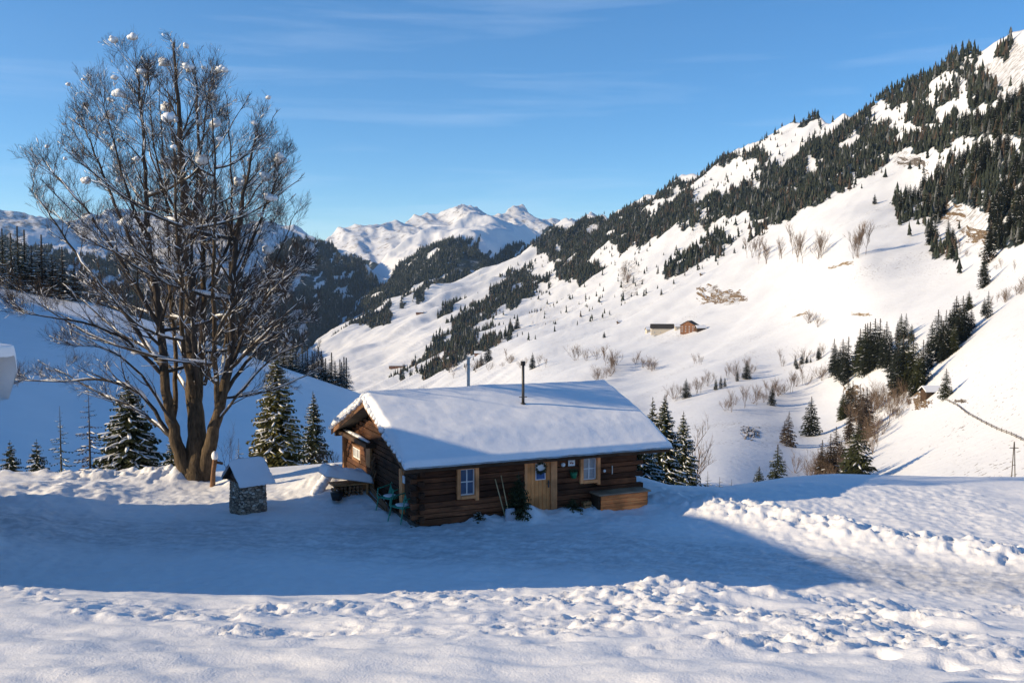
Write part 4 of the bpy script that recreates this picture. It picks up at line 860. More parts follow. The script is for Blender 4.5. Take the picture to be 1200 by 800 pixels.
    bows = [
        ([(199, 509, -.3), (165, 462, -.5), (120, 445, -.6), (75, 447, -.5), (30, 446, -.4)], .10),
        ([(201, 512, .1), (160, 480, .8), (120, 462, 1.6), (80, 440, 2.2), (48, 425, 2.6)], .08),
        ([(192, 440, -.5), (150, 400, -1.4), (105, 380, -2), (60, 372, -2.4), (32, 368, -2.6)], .09),
        ([(191, 430, -.5), (150, 372, -.2), (105, 320, .2), (65, 262, .3), (42, 228, .3)], .12),
        ([(188, 385, -.8), (150, 320, -1.6), (115, 265, -2), (75, 215, -2.3), (58, 200, -2.3)], .10),
        ([(184, 345, -.9), (152, 280, -.6), (125, 215, -.2), (105, 165, 0), (98, 150, .1)], .10),
        ([(176, 290, -1.1), (150, 225, -1.4), (132, 160, -1.6), (118, 112, -1.6)], .08),
        ([(228, 470, .2), (190, 420, 2.2), (140, 390, 3.6), (95, 350, 4.3), (70, 330, 4.6)], .09),
        ([(258, 470, -.6), (288, 425, -.4), (325, 390, -.2), (372, 375, 0)], .10),
        ([(262, 452, -.7), (292, 380, -1.4), (325, 335, -1.8), (358, 308, -2)], .10),
        ([(270, 410, -.8), (298, 350, .1), (325, 300, .8), (345, 252, 1)], .10),
        ([(268, 435, -.8), (300, 402, -2.4), (330, 372, -3.4), (355, 350, -3.8)], .08),
        ([(274, 340, -1.2), (300, 270, -1.2), (322, 215, -1), (330, 185, -.9)], .09),
        ([(240, 350, 1.2), (275, 270, 2.2), (305, 215, 2.8), (325, 190, 3)], .09),
        ([(236, 440, .8), (270, 400, 2.6), (305, 372, 3.8), (335, 345, 4.4)], .08),
        ([(222, 330, .3), (200, 250, -.6), (180, 170, -.8), (175, 95, -.6)], .08),
        ([(221, 300, .2), (232, 210, -.6), (240, 140, -1), (250, 85, -.8)], .08),
        ([(230, 450, 0), (225, 380, -3), (215, 330, -4.6), (205, 280, -5.4)], .08),
        ([(240, 450, 0), (255, 390, -3), (275, 350, -4.4), (290, 300, -5.2)], .08),
        ([(228, 450, 0), (235, 390, 3), (240, 340, 4.6), (245, 270, 5.4)], .08),
        ([(228, 450, 0), (205, 390, 3), (185, 340, 4.6), (165, 270, 5.2)], .08),
        ([(250, 500, -.4), (285, 455, -1), (318, 420, -1.6), (352, 405, -2)], .07),
        ([(205, 500, -.4), (165, 440, -2), (128, 410, -3), (90, 405, -3.6)], .07),
    ]
    gen = []
    for i in range(30):
        az = i * 2.399 + rn(-.3, .3); h0 = 3.2 + 9.2 * (i / 30) ** .9; st, r0 = R.choice(stems); sp_ = [loc(*p) for p in st]
        best = None
        for a_, b_ in zip(sp_[:-1], sp_[1:]):
            if a_.z <= h0 <= b_.z: best = a_.lerp(b_, (h0 - a_.z) / (b_.z - a_.z))
        if best is None: continue
        dv = Vector((math.cos(az), math.sin(az), 0)); L_max = .5; q = best.copy(); rise = rn(.25, .55) + max(0, h0 - 7) * .06
        while env(best + dv * L_max + Vector((0, 0, L_max * rise))) and L_max < 8: L_max += .2
        if L_max < 1.6: continue
        pts_ = [best, best + dv * L_max * .3 + Vector((0, 0, L_max * rise * .12)), best + dv * L_max * .62 + Vector((0, 0, L_max * rise * .42)), best + dv * L_max * .98 + Vector((0, 0, L_max * rise * 1.05))]
        gen.append((pts_, .022 + .009 * L_max))
    for k, (pts, r) in enumerate(stems + bows + gen):
        q = smooth([loc(*p) if k < len(stems + bows) else p for p in pts], 5); q = [p + Vector((rn(-.04, .04), rn(-.04, .04), 0)) if 0 < i else p for i, p in enumerate(q)]; n = len(q)
        rr = [r * (.55 * math.exp(-i * .35) * (k < 3) + (1 - .9 * (i / (n - 1)) ** .85)) for i in range(n)]; rr = [max(x, .012) for x in rr]
        if k < 3: q[0].z = -.5
        low = 13 if k < 8 else 0
        if low:
            trunk.tube(q[:low + 1], rr[:low + 1], 9, True); limbs.tube(q[low:], rr[low:], 7, False)
        else: limbs.tube(q, rr, 6, False)
        add_snow(q, rr, .5 if k < 8 else 1.6, 4)
        L = sum((q[i + 1] - q[i]).length for i in range(n - 1)); cnt = int(L * (1.2 if k < 8 else 2.3 if k < 31 else 2.0))
        for j in range(cnt):
            t = (rn(.36, 1.) if k < 8 else rn(.12, 1.)) * (n - 1); i = min(int(t), n - 2); p = q[i].lerp(q[i + 1], t - i); ax = (q[i + 1] - q[i]).normalized()
            a = rn(0, 6.283); side = Vector((math.cos(a), math.sin(a), rn(-.1, .5))); out = Vector((p.x + .5, p.y, 0)); out = out.normalized() * .35 if out.length > .3 else Vector((0, 0, 0))
            side = (side + out).normalized(); u = t / (n - 1)
            Ls = rn(1.8, 3.7) * (1 - .55 * u) * (1 if k < 8 else .75) * min(1, .55 + p.z * .06 + .2)
            shoot(p, ax * rn(.8, 1.1) + side * .75, Ls, max(.014, rr[i] * .42), 1, .06 if p.z > 4 else .03)
        for _ in range(4): shoot(q[-1], (q[-1] - q[-2]).normalized() + Vector((rn(-.5, .5), rn(-.5, .5), .1)), rn(.7, 1.3), .012, 2, .04)
    tr = trunk.build('trunk', M['mossy_bark'], root, True); limbs.build('limbs', M['bark'], root, True); twigs.build('twigs', M['twig'], root, False); snow.build('branch_snow', M['snow_obj'], root, True)
    hi = [p for p in tips if p.z > 9.2]; cs = MB(); R.shuffle(hi); used = []
    for p in hi:
        if len(used) >= 70: break
        o_ = p - Vector((-.6, 0, 6)); 
        if all((p - u).length > .75 for u in used) and R.random() < (.12 + .5 * max(0, (p.z - 11) / 6)):
            used.append(p); s = rn(.05, .14) if R.random() < .65 else rn(.15, .24)
            cs.blob(tuple(p - Vector((0, 0, s * .3))), s, R, rn(.8, 1.3), 1, rn(.6, .9), 9, 6, .28)
            cs.blob(tuple(p + Vector((rn(-.8, .8) * s, rn(-.5, .5) * s, rn(-.7, .3) * s))), s * .6, R, 1, 1, .9, 8, 5, .2)
            if s > .15: cs.blob(tuple(p + Vector((rn(-.2, .2), rn(-.1, .1), -.08))), s * .7, R, 1.1, 1, .8, 8, 5, .2)
    cs.build('snow_clumps', M['snow_obj'], root, True)
    print('tree faces', len(limbs.f), len(twigs.f), len(snow.f))
big_tree()

# ------------------------------------------------------------------ the log cabin
HX, HY, YAW = -3.06, 32.33, .427
L, W, WH, RH, OX, OY, OL, RV, FO = 8.3, 8.9, 2.28, 3.75, .61, .43, 1.15, 4.2, .1
SL = (RH - WH) / RV; BH = RH - SL * (W - RV)
ca = np.array([math.cos(YAW), math.sin(YAW), 0]); cb = np.array([-math.sin(YAW), math.cos(YAW), 0]); co = np.array([HX, HY, 0]); cc = np.array([0, 0, CH])
def fr(px, py, v=0):
    r = ray(px, py); t = np.dot(co + cb * v - cc, cb) / np.dot(r, cb); q = cc + r * t - co; return q @ ca, q[2]
def gb(px, py, u=0):
    r = ray(px, py); t = np.dot(co + ca * u - cc, ca) / np.dot(r, ca); q = cc + r * t - co; return q @ cb, q[2]
hut = empty('log_cabin', (HX, HY, 0), YAW); tag(hut, 'low dark log cabin with thick snow on its long sloping roof', 'cabin')
def tone_attr(o, vals, per=8):
    a = o.data.attributes.new('tone', 'FLOAT', 'POINT'); a.data.foreach_set('value', np.repeat(np.array(vals, np.float32), per))
R = random.Random(77)
def log_wall(name, ax, length, ztop_fn, lo, matn, cuts=()):
    W_ = MB(); tones = []; z = lo; i = 0
    while z < 5:
        h = R.uniform(.17, .23); z1 = z + h - .018
        # split each course in pieces at the openings
        spans = [(-.28 if i % 2 else 0.02, length + (.28 if i % 2 else .0))]
        for c0, c1, cz0, cz1 in cuts:
            if z1 > cz0 and z < cz1:
                ns = []
                for a, b in spans:
                    if c1 <= a or c0 >= b: ns.append((a, b))
                    else:
                        if c0 > a: ns.append((a, c0))
                        if c1 < b: ns.append((c1, b))
                spans = ns
        did = False
        for a, b in spans:
            # clip to roof
            n = max(1, int((b - a) / 2.4)); ed = [a + (b - a) * k / n + (R.uniform(-.4, .4) if 0 < k < n else 0) for k in range(n + 1)]
            for a_, b_ in zip(ed[:-1], ed[1:]):
                if ax == 1:
                    k = 0
                    while a_ < b_ and ztop_fn(a_) < z1: a_ += .05
                    while b_ > a_ and ztop_fn(b_) < z1: b_ -= .05
                    if b_ - a_ < .1: continue
                elif ztop_fn(a_) < z1: continue
                o = R.uniform(-.02, .02); did = True; g = .006
                if ax == 0: W_.box(a_ + g, b_ - g, -.06 + o, .12, z, z1, .004, R)
                else: W_.box(-.06 + o, .12, a_ + g, b_ - g, z, z1, .004, R)
                tn = R.uniform(0, .5) ** 1.3 + .06 + (.2 if z < .55 else 0) + (.35 if (.25 < z < .75 and a_ < 3.5 and ax == 0 and R.random() < .6) else 0); tones.append(tn)
        z += h; i += 1
        if not did and z > 1: break
    o = W_.build(name, M[matn], hut); tone_attr(o, tones); bevel(o, .018, 2); return o
roof_z = lambda v: (WH + SL * v if v < RV else RH - SL * (v - RV)) - .14
w1 = (1.32, 2.06, .84, 1.94); w2 = (5.96, 6.72, .98, 1.97); dr = (3.82, 5.03, -.2, 2.04)
log_wall('front_wall', 0, L, lambda u: 2.17, -.35, 'logs', (w1, w2, dr))
gw = (6.75, 8.0, 1.0, 1.62)
log_wall('gable_wall', 1, W, roof_z, -.35, 'logs_v', (gw, (1.03, 1.8, -.2, 1.62)))
# inner core, back and right walls
W_ = MB(); 
def prism(W_, x0, x1, zoff=0, y0=.1, y1=W - .05):
    pf = [(y0, -3.5), (y1, -3.5), (y1, roof_z(y1) + zoff), (RV, roof_z(RV) + zoff), (y0, roof_z(y0) + zoff)]
    W_.add([(x, y, z) for x in (x0, x1) for y, z in pf], [(4, 3, 2, 1, 0), (5, 6, 7, 8, 9)] + [(i, (i + 1) % 5, (i + 1) % 5 + 5, i + 5) for i in range(5)])
prism(W_, .1, L - .02); o = W_.build('inner_wall', M['dark_wood'], hut)
# sill beam
W_ = MB(); W_.box(-.1, L + .1, -.13, .1, -.6, -.02, .015, R); W_.box(-.13, .1, 0, W, -.6, .12); bevel(W_.build('sill_beam', M['grey_wood'], hut), .03)
# roof boards
W_ = MB(); u0, u1 = -OX, L + OL
prof = [(-OY, WH - SL * OY), (RV, RH), (W + FO, RH - SL * (W + FO - RV))]
for (ya, za), (yb, zb) in zip(prof[:-1], prof[1:]):
    W_.add([(x, y, z + t) for x in (u0, u1) for (y, z) in ((ya, za), (yb, zb)) for t in (-.10, 0)], [(0, 1, 3, 2), (4, 6, 7, 5), (0, 4, 5, 1), (2, 3, 7, 6), (0, 2, 6, 4), (1, 5, 7, 3)])
roof = W_.build('roof', M['grey_wood'], hut)
# eave fascia with shingle ends, rafters and purlins
W_ = MB()
n = 74
for i in range(n):
    a = u0 + (u1 - u0) * i / n; b = u0 + (u1 - u0) * (i + 1) / n; e = R.uniform(0, .05)
    W_.box(a + .004, b - .004, -OY - .05 - e, -OY + .1, prof[0][1] - .10 + R.uniform(-.012, .012), prof[0][1] - .02)
W_.build('shingle_edge', M['grey_wood'], hut)
W_ = MB(); W_.box(u0, u1, -OY + .02, -OY + .12, prof[0][1] - .22, prof[0][1] - .105); W_.build('eave_board', M['dark_wood'], hut)
for v_ in (.02, RV, 8.7):
    W_ = MB(); zt = (WH + SL * v_ if v_ < RV else RH - SL * (v_ - RV)) - .115; W_.box(u0 + .06, L + OL - .1, v_ - .1, v_ + .1, zt - .2, zt); W_.build('purlin', M['dark_wood'], hut)
W_ = MB()
for ux in (u0 - .03, u1 + .0):
    for (ya, za), (yb, zb) in zip(prof[:-1], prof[1:]):
        W_.add([(x, y, z + t) for x in (ux, ux + .04) for (y, z) in ((ya, za), (yb, zb)) for t in (-.19, .06)], [(0, 1, 3, 2), (4, 6, 7, 5), (0, 4, 5, 1), (2, 3, 7, 6), (0, 2, 6, 4), (1, 5, 7, 3)])
W_.build('rake_board', M['rake_wood'], hut)
# roof snow
def roof_snow(parent, u0, u1, prof, th, mat, nu=170, nv=120, seed=0, wob=1.0, name='roof_snow', edge=.22, namp=.014):
    (ya, za), (ym, zm), (yb, zb) = prof; ya -= .15; za -= .15 * (zm - za) / (ym - ya); tot = (ym - ya) + (yb - ym)
    us = np.linspace(0, 1, nu); us = .5 - .5 * np.cos(us * np.pi) * (1 - 0) ; us = us * .5 + np.linspace(0, 1, nu) * .5
    vs = np.linspace(0, 1, nv); vs = (.5 - .5 * np.cos(vs * np.pi)) * .6 + vs * .4
    U, V = np.meshgrid(us, vs); 
    wobx = .05 * wob
    uA = u0 - .06 + wobx * fbm(V * 14, V * 0 + 3 + seed, 5, 3); uB = u1 + .05 + wobx * fbm(V * 14, V * 0 + 9 + seed, 6, 3)
    X = uA + (uB - uA) * U; Yq = ya + tot * V - (.03 * wob * (1 + fbm(U * 16, U * 0 + 2, 8, 3))) * np.clip(1 - V * 12, 0, 1)
    zr = np.where(Yq < ym, za + (zm - za) * (Yq - ya) / (ym - ya), zm + (zb - zm) * (Yq - ym) / (yb - ym))
    du = np.minimum(X - uA, uB - X); dv = np.minimum(Yq - ya, yb - Yq)
    e = lambda d, r: np.sqrt(np.clip(1 - (1 - np.clip(d / r, 0, 1)) ** 2, 0, 1))
    T = th * (.12 + .88 * e(du, edge)) * (.2 + .8 * e(dv, edge * .55)) * (1 + .05 * fbm(X * .6, Yq * .8, 21 + seed, 3)) + namp * fbm(X * .9, Yq * 1.3, 33 + seed, 4) * e(du, .4) * e(dv, .4)
    T = T * np.where(Yq < ym, .5 + .5 * sstep(0, 1.6, dv), 1)
    T = T - .06 * np.exp(-((Yq - ym) / .7) ** 2) * e(du, edge)
    Z = zr + np.maximum(T, 0) + .008
    # bottom
    Xa = np.concatenate([X, X[::-1]]); Ya = np.concatenate([Yq, Yq[::-1]]); Za = np.concatenate([Z, (zr + .004)[::-1]])
    o = grid_mesh(name, Xa, Ya, Za, mat); o.parent = parent; return o
roof_snow(roof, u0, u1, prof, .44, M['snow_obj'])
# snow lumps along the rake, catching the sun
W_ = MB()
for t in np.linspace(0, 1, 34):
    y = -OY + (W + FO + OY) * t; z = (WH + SL * y if y < RV else RH - SL * (y - RV)) + .05
    W_.blob((u0 - .05 + R.uniform(-.03, .02), y, z + R.uniform(0, .08)), R.uniform(.07, .13), R, .9, 1.5, 1, 7, 5, .2)
W_.build('rake_snow', M['snow_obj'], roof, True)
# snow bits under the eave
W_ = MB()
for u_, l_ in ((1.0, .5), (1.7, .45), (3.2, .35), (.4, .3)): W_.tube([(u_, -.2, 2.12), (u_ + l_ / 2, -.21, 2.13), (u_ + l_, -.2, 2.12)], [.015, .035, .012], 6, True, .7)
W_.build('beam_snow', M['snow_obj'], hut, True)
# windows
def window(u0_, u1_, z0, z1, glass, ax=0, cols=2, rows=2, deep=.16, frame='pine'):
    f = MB(); c = .105
    def bx(m, a0, a1, d0, d1, b0, b1):
        if ax == 0: m.box(a0, a1, d0, d1, b0, b1)
        else: m.box(d0, d1, a0, a1, b0, b1)
    bx(f, u0_ - .02, u0_ + c, -deep, .1, z0, z1); bx(f, u1_ - c, u1_ + .02, -deep, .1, z0 - .08, z1)
    bx(f, u0_ + c, u1_ - c, -deep, .1, z1 - c, z1 - .002); bx(f, u0_ + c, u1_ - c, -deep - .03, .1, z0 + .0, z0 + c)
    fo = f.build('window', M[frame], hut); bevel(fo, .008)
    s = MB(); a0, a1, b0, b1 = u0_ + c, u1_ - c, z0 + c, z1 - c; w = .04
    bx(s, a0, a0 + w, -.03, .03, b0, b1); bx(s, a1 - w, a1, -.03, .03, b0, b1); bx(s, a0 + w, a1 - w, -.03, .03, b0, b0 + w); bx(s, a0 + w, a1 - w, -.03, .03, b1 - w, b1)
    for k in range(1, cols): x = a0 + (a1 - a0) * k / cols; bx(s, x - .018, x + .018, -.026, .026, b0 + w, b1 - w)
    for k in range(1, rows): z = b0 + (b1 - b0) * k / rows; bx(s, a0 + w, a1 - w, -.022, .022, z - .018, z + .018)
    s.build('sash', M['white_paint'], fo)
    g = MB(); bx(g, a0 + .01, a1 - .01, 0, .012, b0 + .01, b1 - .01); g.build('pane', M[glass], fo)
    return fo
window(w1[0], w1[1], w1[2], w1[3], 'glass'); window(w2[0], w2[1], w2[2], w2[3], 'curtain')
window(gw[0], gw[1], gw[2], gw[3], 'curtain', 1, 2, 1, .05, 'rake_wood')
# casing boards (broad trims) right of each front window read as an opened reveal
for a, b, z0, z1 in ((1.86, 1.98, .72, 1.9),): pass
# door
f = MB(); f.box(3.80, 3.9, -.1, .08, -.05, 2.05); f.box(4.8, 5.05, -.1, .08, -.05, 2.05); f.box(3.9, 4.8, -.095, .08, 1.95, 2.048); df = f.build('door_frame', M['pine'], hut); bevel(df, .008)
d = MB()
nbd = 6
for i in range(nbd):
    a = 3.9 + .9 * i / nbd; d.box(a + .004, a + .9 / nbd - .004, -.055, 0, 0.0, 1.95)
do = d.build('door', M['pine_door'], hut); bevel(do, .006)
g = MB(); g.box(4.22, 4.60, -.075, -.057, 1.24, 1.82); wf = g.build('door_window', M['white_paint'], do)
g = MB(); g.box(4.25, 4.57, -.085, -.077, 1.27, 1.56); g.build('pane', M['blue_glass'], wf)
h = MB(); h.box(4.70, 4.75, -.09, -.056, .95, 1.2); h.tube([(4.725, -.09, 1.1), (4.725, -.14, 1.1), (4.60, -.14, 1.1)], [.012] * 3, 6); h.build('handle', M['dark_metal'], do)
wr = MB(); wr_r = random.Random(3)
for i in range(90):
    a = wr_r.uniform(0, 6.283); rr = .15 + wr_r.uniform(-.035, .035); x = 4.41 + rr * math.cos(a); z = 1.66 + rr * math.sin(a); b = a + wr_r.uniform(-1, 1)
    wr.tube([(x, -.1, z), (x + .07 * math.cos(b), -.12 - wr_r.uniform(0, .03), z + .07 * math.sin(b))], [.018, .006], 4)
wreath = wr.build('door_wreath', M['needles'], None, False); wreath.location = (HX, HY, 0); wreath.rotation_euler = (0, 0, YAW); tag(wreath, 'dark green wreath hanging on the pine door', 'wreath')
st = MB(); st.box(3.75, 5.05, -.62, -.1, -.25, .03, .015, R); bevel(st.build('doorstep', M['grey_wood'], hut), .02)
# gable: dark recessed doorway with pale post, light post at far corner, purlin ends
f = MB(); f.box(-.08, .05, 1.55, 1.85, -.1, 1.66); bevel(f.build('door_jamb', M['pine'], hut), .01)
f = MB(); f.box(.02, .1, 1.05, 1.55, -.1, 1.6); f.build('gable_door', M['dark_wood'], hut)
f = MB(); f.box(-.2, .0, W - .12, W + .06, -.2, 2.0); bevel(f.build('corner_post', M['rake_wood'], hut), .02)
f = MB(); f.box(-.45, -.02, 4.6, 8.8, 1.95, 2.1); f.build('gable_beam', M['dark_wood'], hut)
f = MB(); f.tube([(-.25, 4.9, 2.13), (-.25, 6.5, 2.16), (-.25, 8.4, 2.13)], [.06, .12, .05], 7, True, .6); f.build('beam_snow', M['snow_obj'], hut, True)
f = MB(); f.box(-.2, -.1, 4.95, 5.5, 1.15, 2.0); sh = f.build('shutter', M['gold_wood'], hut); bevel(sh, .01)
# things hung and set at the gable
def local_thing(name, mb, mat, label, cat, smooth=False, off=(0, 0, 0)):
    o = mb.build(name, M[mat], None, smooth); o.matrix_world = Matrix.Translation((HX, HY, 0)) @ Matrix.Rotation(YAW, 4, 'Z') @ Matrix.Translation(off); tag(o, label, cat); return o
def local_empty(name, x, y, z, rz, label, cat, group=None):
    r = empty(name, Matrix.Translation((HX, HY, 0)) @ Matrix.Rotation(YAW, 4, 'Z') @ Vector((x, y, z)), YAW + rz); tag(r, label, cat, group); return r
f = MB()
for i in range(5): f.box(-.62, -.12, 4.55 + .3 * i + .01, 4.85 + .3 * i, .74, .79)
f.box(-.6, -.55, 4.6, 6.0, .45, .74); f.box(-.18, -.14, 4.6, 6.0, .45, .74); f.box(-.55, -.18, 4.6, 4.64, .45, .74); f.box(-.55, -.18, 5.96, 6., .45, .74)
local_thing('wooden_box', f, 'gold_wood', 'orange sunlit wooden box against the cabin gable wall', 'box')
f = MB()
for i in range(26): 
    y = R.uniform(4.35, 4.8); z = R.uniform(1.0, 1.75); f.tube([(-.12, y, z), (-.24, y + R.uniform(-.12, .12), z - R.uniform(.1, .3))], [.03, .015], 5)
local_thing('dried_bundle', f, 'rake_wood', 'reddish dried bundle hanging on the gable wall beside the shutter', 'bundle')
f = MB(); f.box(-.1, -.075, 1.18, 1.4, 1.25, 1.5); local_thing('notice', f, 'white_paint', 'small white notice by the doorway at the cabin corner', 'notice')
# plate, lamp, pot, thermometer on the front wall
r = local_empty('notice_board', 5.6, -.1, 1.74, 0, 'white square plaque between the door and right window', 'plaque')
f = MB(); f.box(-.13, .13, -.02, .01, -.1, .1); f.build('board', M['white_paint'], r)
f = MB(); f.box(-.07, -.01, -.026, -.0205, -.02, .03); f.box(.01, .07, -.026, -.0205, -.03, .02); f.box(-.03, .03, -.026, -.0205, .04, .055); f.build('marking', M['ink'], r)
r = local_empty('wall_lamp', 5.24, -.1, 1.72, 0, 'small round pale wall lamp just right of the door', 'lamp')
f = MB(); f.tube([(0, .03, 0), (0, -.03, 0)], [.05, .05], 12); f.build('backplate', M['metal'], r); f = MB(); f.blob((0, -.08, 0), .075, R, j=0, nu=14, nv=8); f.build('globe', M['white_paint'], r, True)
r = local_empty('hanging_pot', 5.64, -.2, 1.22, 0, 'green pot hanging under the plaque on the log wall', 'pot')
f = MB(); f.tube([(0, 0, 0), (0, 0, .22)], [.09, .135], 16); f.build('pot', M['green_pot'], r, True)
f = MB()
for i in range(30): a = R.uniform(0, 6.28); f.tube([(0, 0, .2), (.12 * math.cos(a), .1 * math.sin(a) - .02, .24 + R.uniform(0, .1)), (.17 * math.cos(a), .13 * math.sin(a), .2 + R.uniform(-.05, .1))], [.008, .014, .004], 3)
f.build('plant', M['needles'], r)
f = MB(); f.blob((6.92, -.12, 1.36), .05, R, 1, 1, 1.1); local_thing('feeder', f, 'white_paint', 'tiny white bird feeder knob right of the right window', 'bird feeder', True)
f = MB(); f.box(7.24, 7.275, -.1, -.075, 1.22, 1.52); local_thing('thermometer', f, 'metal', 'narrow metal thermometer on the logs above the chest', 'thermometer')
# chest bench
(bu0, bz1) = fr(697, 577, -.62); (bu1, _) = fr(747, 567, -.62)
r = local_empty('storage_chest', 0, 0, 0, 0, 'reddish brown wooden chest bench against the right end of the front wall', 'chest')
f = MB(); tn = []
for i in range(5):
    f.box(6.45, 8.35, -.72 + R.uniform(-.008, .008), -.68, -.12 + .145 * i, .02 + .145 * i, .003, R); tn.append(R.uniform(.55, 1.0))
o = f.build('front_boards', M['chest'], r); tone_attr(o, tn); bevel(o, .008)
f = MB(); f.box(6.40, 6.5, -.66, -.08, -.2, .6); f.box(8.3, 8.4, -.66, -.08, -.2, .6); f.box(6.5, 8.3, -.14, -.08, -.2, .6); bevel(f.build('side_panel', M['dark_wood'], r), .01)
f = MB(); f.box(6.34, 8.46, -.78, -.06, .615, .67); bevel(f.build('lid', M['chest_top'], r), .012)
# shovel, broom
def tool(name, foot, top, lab, blade):
    a = Vector(foot); b = Vector(top); r = local_empty(name, a.x, a.y, a.z, 0, lab, 'shovel' if blade else 'broom'); d = b - a
    MB().tube([d * .18 if blade else d * .1, d], [.02, .018], 8).build('handle', M['handle'], r)
    f = MB()
    if blade:
        vs = []
        for i in range(7):
            for j in range(7):
                u = (i / 6 - .5) * 2; t = j / 6; vs.append((u * .21 * (1 - .25 * t ** 3), -.06 * (1 - u * u) + t * .10 - .07, .46 * t + .02 * (1 - u * u)))
        f.add(vs, [(i * 7 + j, i * 7 + j + 1, (i + 1) * 7 + j + 1, (i + 1) * 7 + j) for i in range(6) for j in range(6)])
        o = f.build('blade', M['shovel'], r, True); m = o.modifiers.new('s', 'SOLIDIFY'); m.thickness = .012
    else:
        f.box(-.16, .16, -.04, .04, 0, .07); f.build('head', M['dark_wood'], r)
    return r
tool('snow_shovel', (3.02, -.62, .02), (2.9, -.12, 1.52), 'grey bladed snow shovel leaning on the log wall', True)
tool('snow_pusher', (2.94, -.48, .02), (2.68, -.12, 1.42), 'second wooden-handled tool leaning left of the snow shovel', False)
# small fir beside the door and plants right of it
T, V, Fc, S = spruce_parts(1.65, .66, 201, 15, 9, 5, .12, .3)
r = local_empty('potted_fir', 3.42, -.42, 0, 0, 'small dark fir standing beside the pine door', 'fir tree'); T.build('trunk', M['bark'], r); tri_mesh('crown', V, Fc, M['needles'], r)
f = MB(); f.tube([(0, 0, -.1), (0, 0, .16)], [.13, .16], 14); f.build('pot', M['dark_wood'], r, True)
T, V, Fc, S = spruce_parts(.62, .5, 202, 8, 8, 5, .2, .1)
r = local_empty('fir_branches', 5.5, -.4, 0, 0, 'heap of green fir branches on the ground right of the door', 'fir branches'); tri_mesh('branches', V, Fc, M['needles'], r)
r = local_empty('log_pile', 6.0, -.3, 0, 0, 'little pile of split logs between the door and chest', 'log pile')
for i in range(9): f = MB(); f.tube([(.12 * (i % 3), -.2 + .02 * i, .07 + .12 * (i // 3)), (.02 + .12 * (i % 3), .15, .07 + .12 * (i // 3))], [.06, .06], 9); f.build('log', M['gold_wood'], r)
T, V, Fc, S = spruce_parts(.5, .45, 203, 7, 7, 5, 1.2, .1)
r = local_empty('shrub', 2.0, -.3, -.05, 0, 'low snowy shrub under the left window', 'shrub'); tri_mesh('foliage', V, Fc, M['needles'], r); S.build('snow_load', M['snow_obj'], r, True)
# stove pipe and second pipe
uq = None
def slope_pt(px, py, dz=0):
    r = ray(px, py); o_ = cc - co; best = None
    for t in np.arange(25, 50, .02):
        q = o_ + r * t; u = q @ ca; v = q @ cb; z = q[2]
        if v > 0 and z < (WH + SL * v if v < RV else RH - SL * (v - RV)) + .4: return u, v, z
u_, v_, z_ = slope_pt(613, 474)
r = local_empty('stove_pipe', u_, v_, z_ - .15, 0, 'dark thin stove pipe rising from the snowy roof', 'stove pipe')
MB().tube([(0, 0, 0), (0, 0, .2), (0, 0, .22)], [.1, .1, .07], 12).build('collar', M['dark_metal'], r)
MB().tube([(0, 0, .2), (0, 0, 1.62)], [.055, .05], 10).build('pipe', M['dark_metal'], r, True)
MB().tube([(0, 0, 1.6), (0, 0, 1.76)], [.085, .085], 12).build('cap', M['black'], r)
f = MB(); f.box(-.16, .16, -.012, .012, .42, .45); f.build('clamp', M['dark_metal'], r)
u2, z2 = None, None
q = P(549, 455, 41.2); r = empty('flue_pipe', (q[0], q[1], q[2] - .8)); tag(r, 'pale metal flue pipe behind the roof ridge', 'flue pipe')
MB().tube([(0, 0, 0), (0, 0, 35 * 41.2 / F + .8)], [.065, .065], 12).build('pipe', M['metal'], r, True); MB().tube([(0, 0, 35 * 41.2 / F + .8), (0, 0, 35 * 41.2 / F + .86)], [.1, .1], 12).build('cap', M['metal'], r)
# two green garden chairs
def chair(px, py, rz, lab):
    g = on_ground(px, py, .08); r = empty('garden_chair', (g[0], g[1], gz1(g[0], g[1]) - .03), rz); r.scale = (1.28,) * 3; tag(r, lab, 'garden chair', 'green garden chairs by the gable')
    f = MB(); f.box(-.26, .24, -.26, .26, .40, .44); bevel(f.build('seat', M['green_paint'], r), .012)
    f = MB()
    for i in range(5): f.beam((.2, -.22 + .11 * i, .44), (.44, -.2 + .1 * i, 1.18 - .05 * abs(i - 2)), .02, .098, (0, 1, 0)) 
    f.beam((.43, -.22, 1.0), (.43, .22, 1.0), .03, .05); f.beam((.3, -.24, .66), (.3, .24, .66), .03, .05); f.build('backrest', M['green_paint'], r)
    for x, dx in ((-.22, -.1), (.2, .14)):
        for y in (-.24, .24): MB().tube([(x + dx, y * 1.1, 0), (x, y, .42)], [.016, .018], 6).build('leg', M['green_paint'], r)
    for y in (-.28, .28):
        f = MB(); f.tube([(.3, y, .68), (-.2, y, .64), (-.24, y, .42)], [.018, .02, .016], 6); f.build('armrest', M['green_paint'], r)
    f = MB(); f.blob((-.02, 0, .455), .2, R, 1.0, 1.05, .16, 10, 5, .1); f.build('seat_snow', M['snow_obj'], r, True)
chair(473, 608, .8, 'nearer green garden chair at the cabin corner'); chair(458, 599, .95, 'farther green garden chair beside the gable wall')
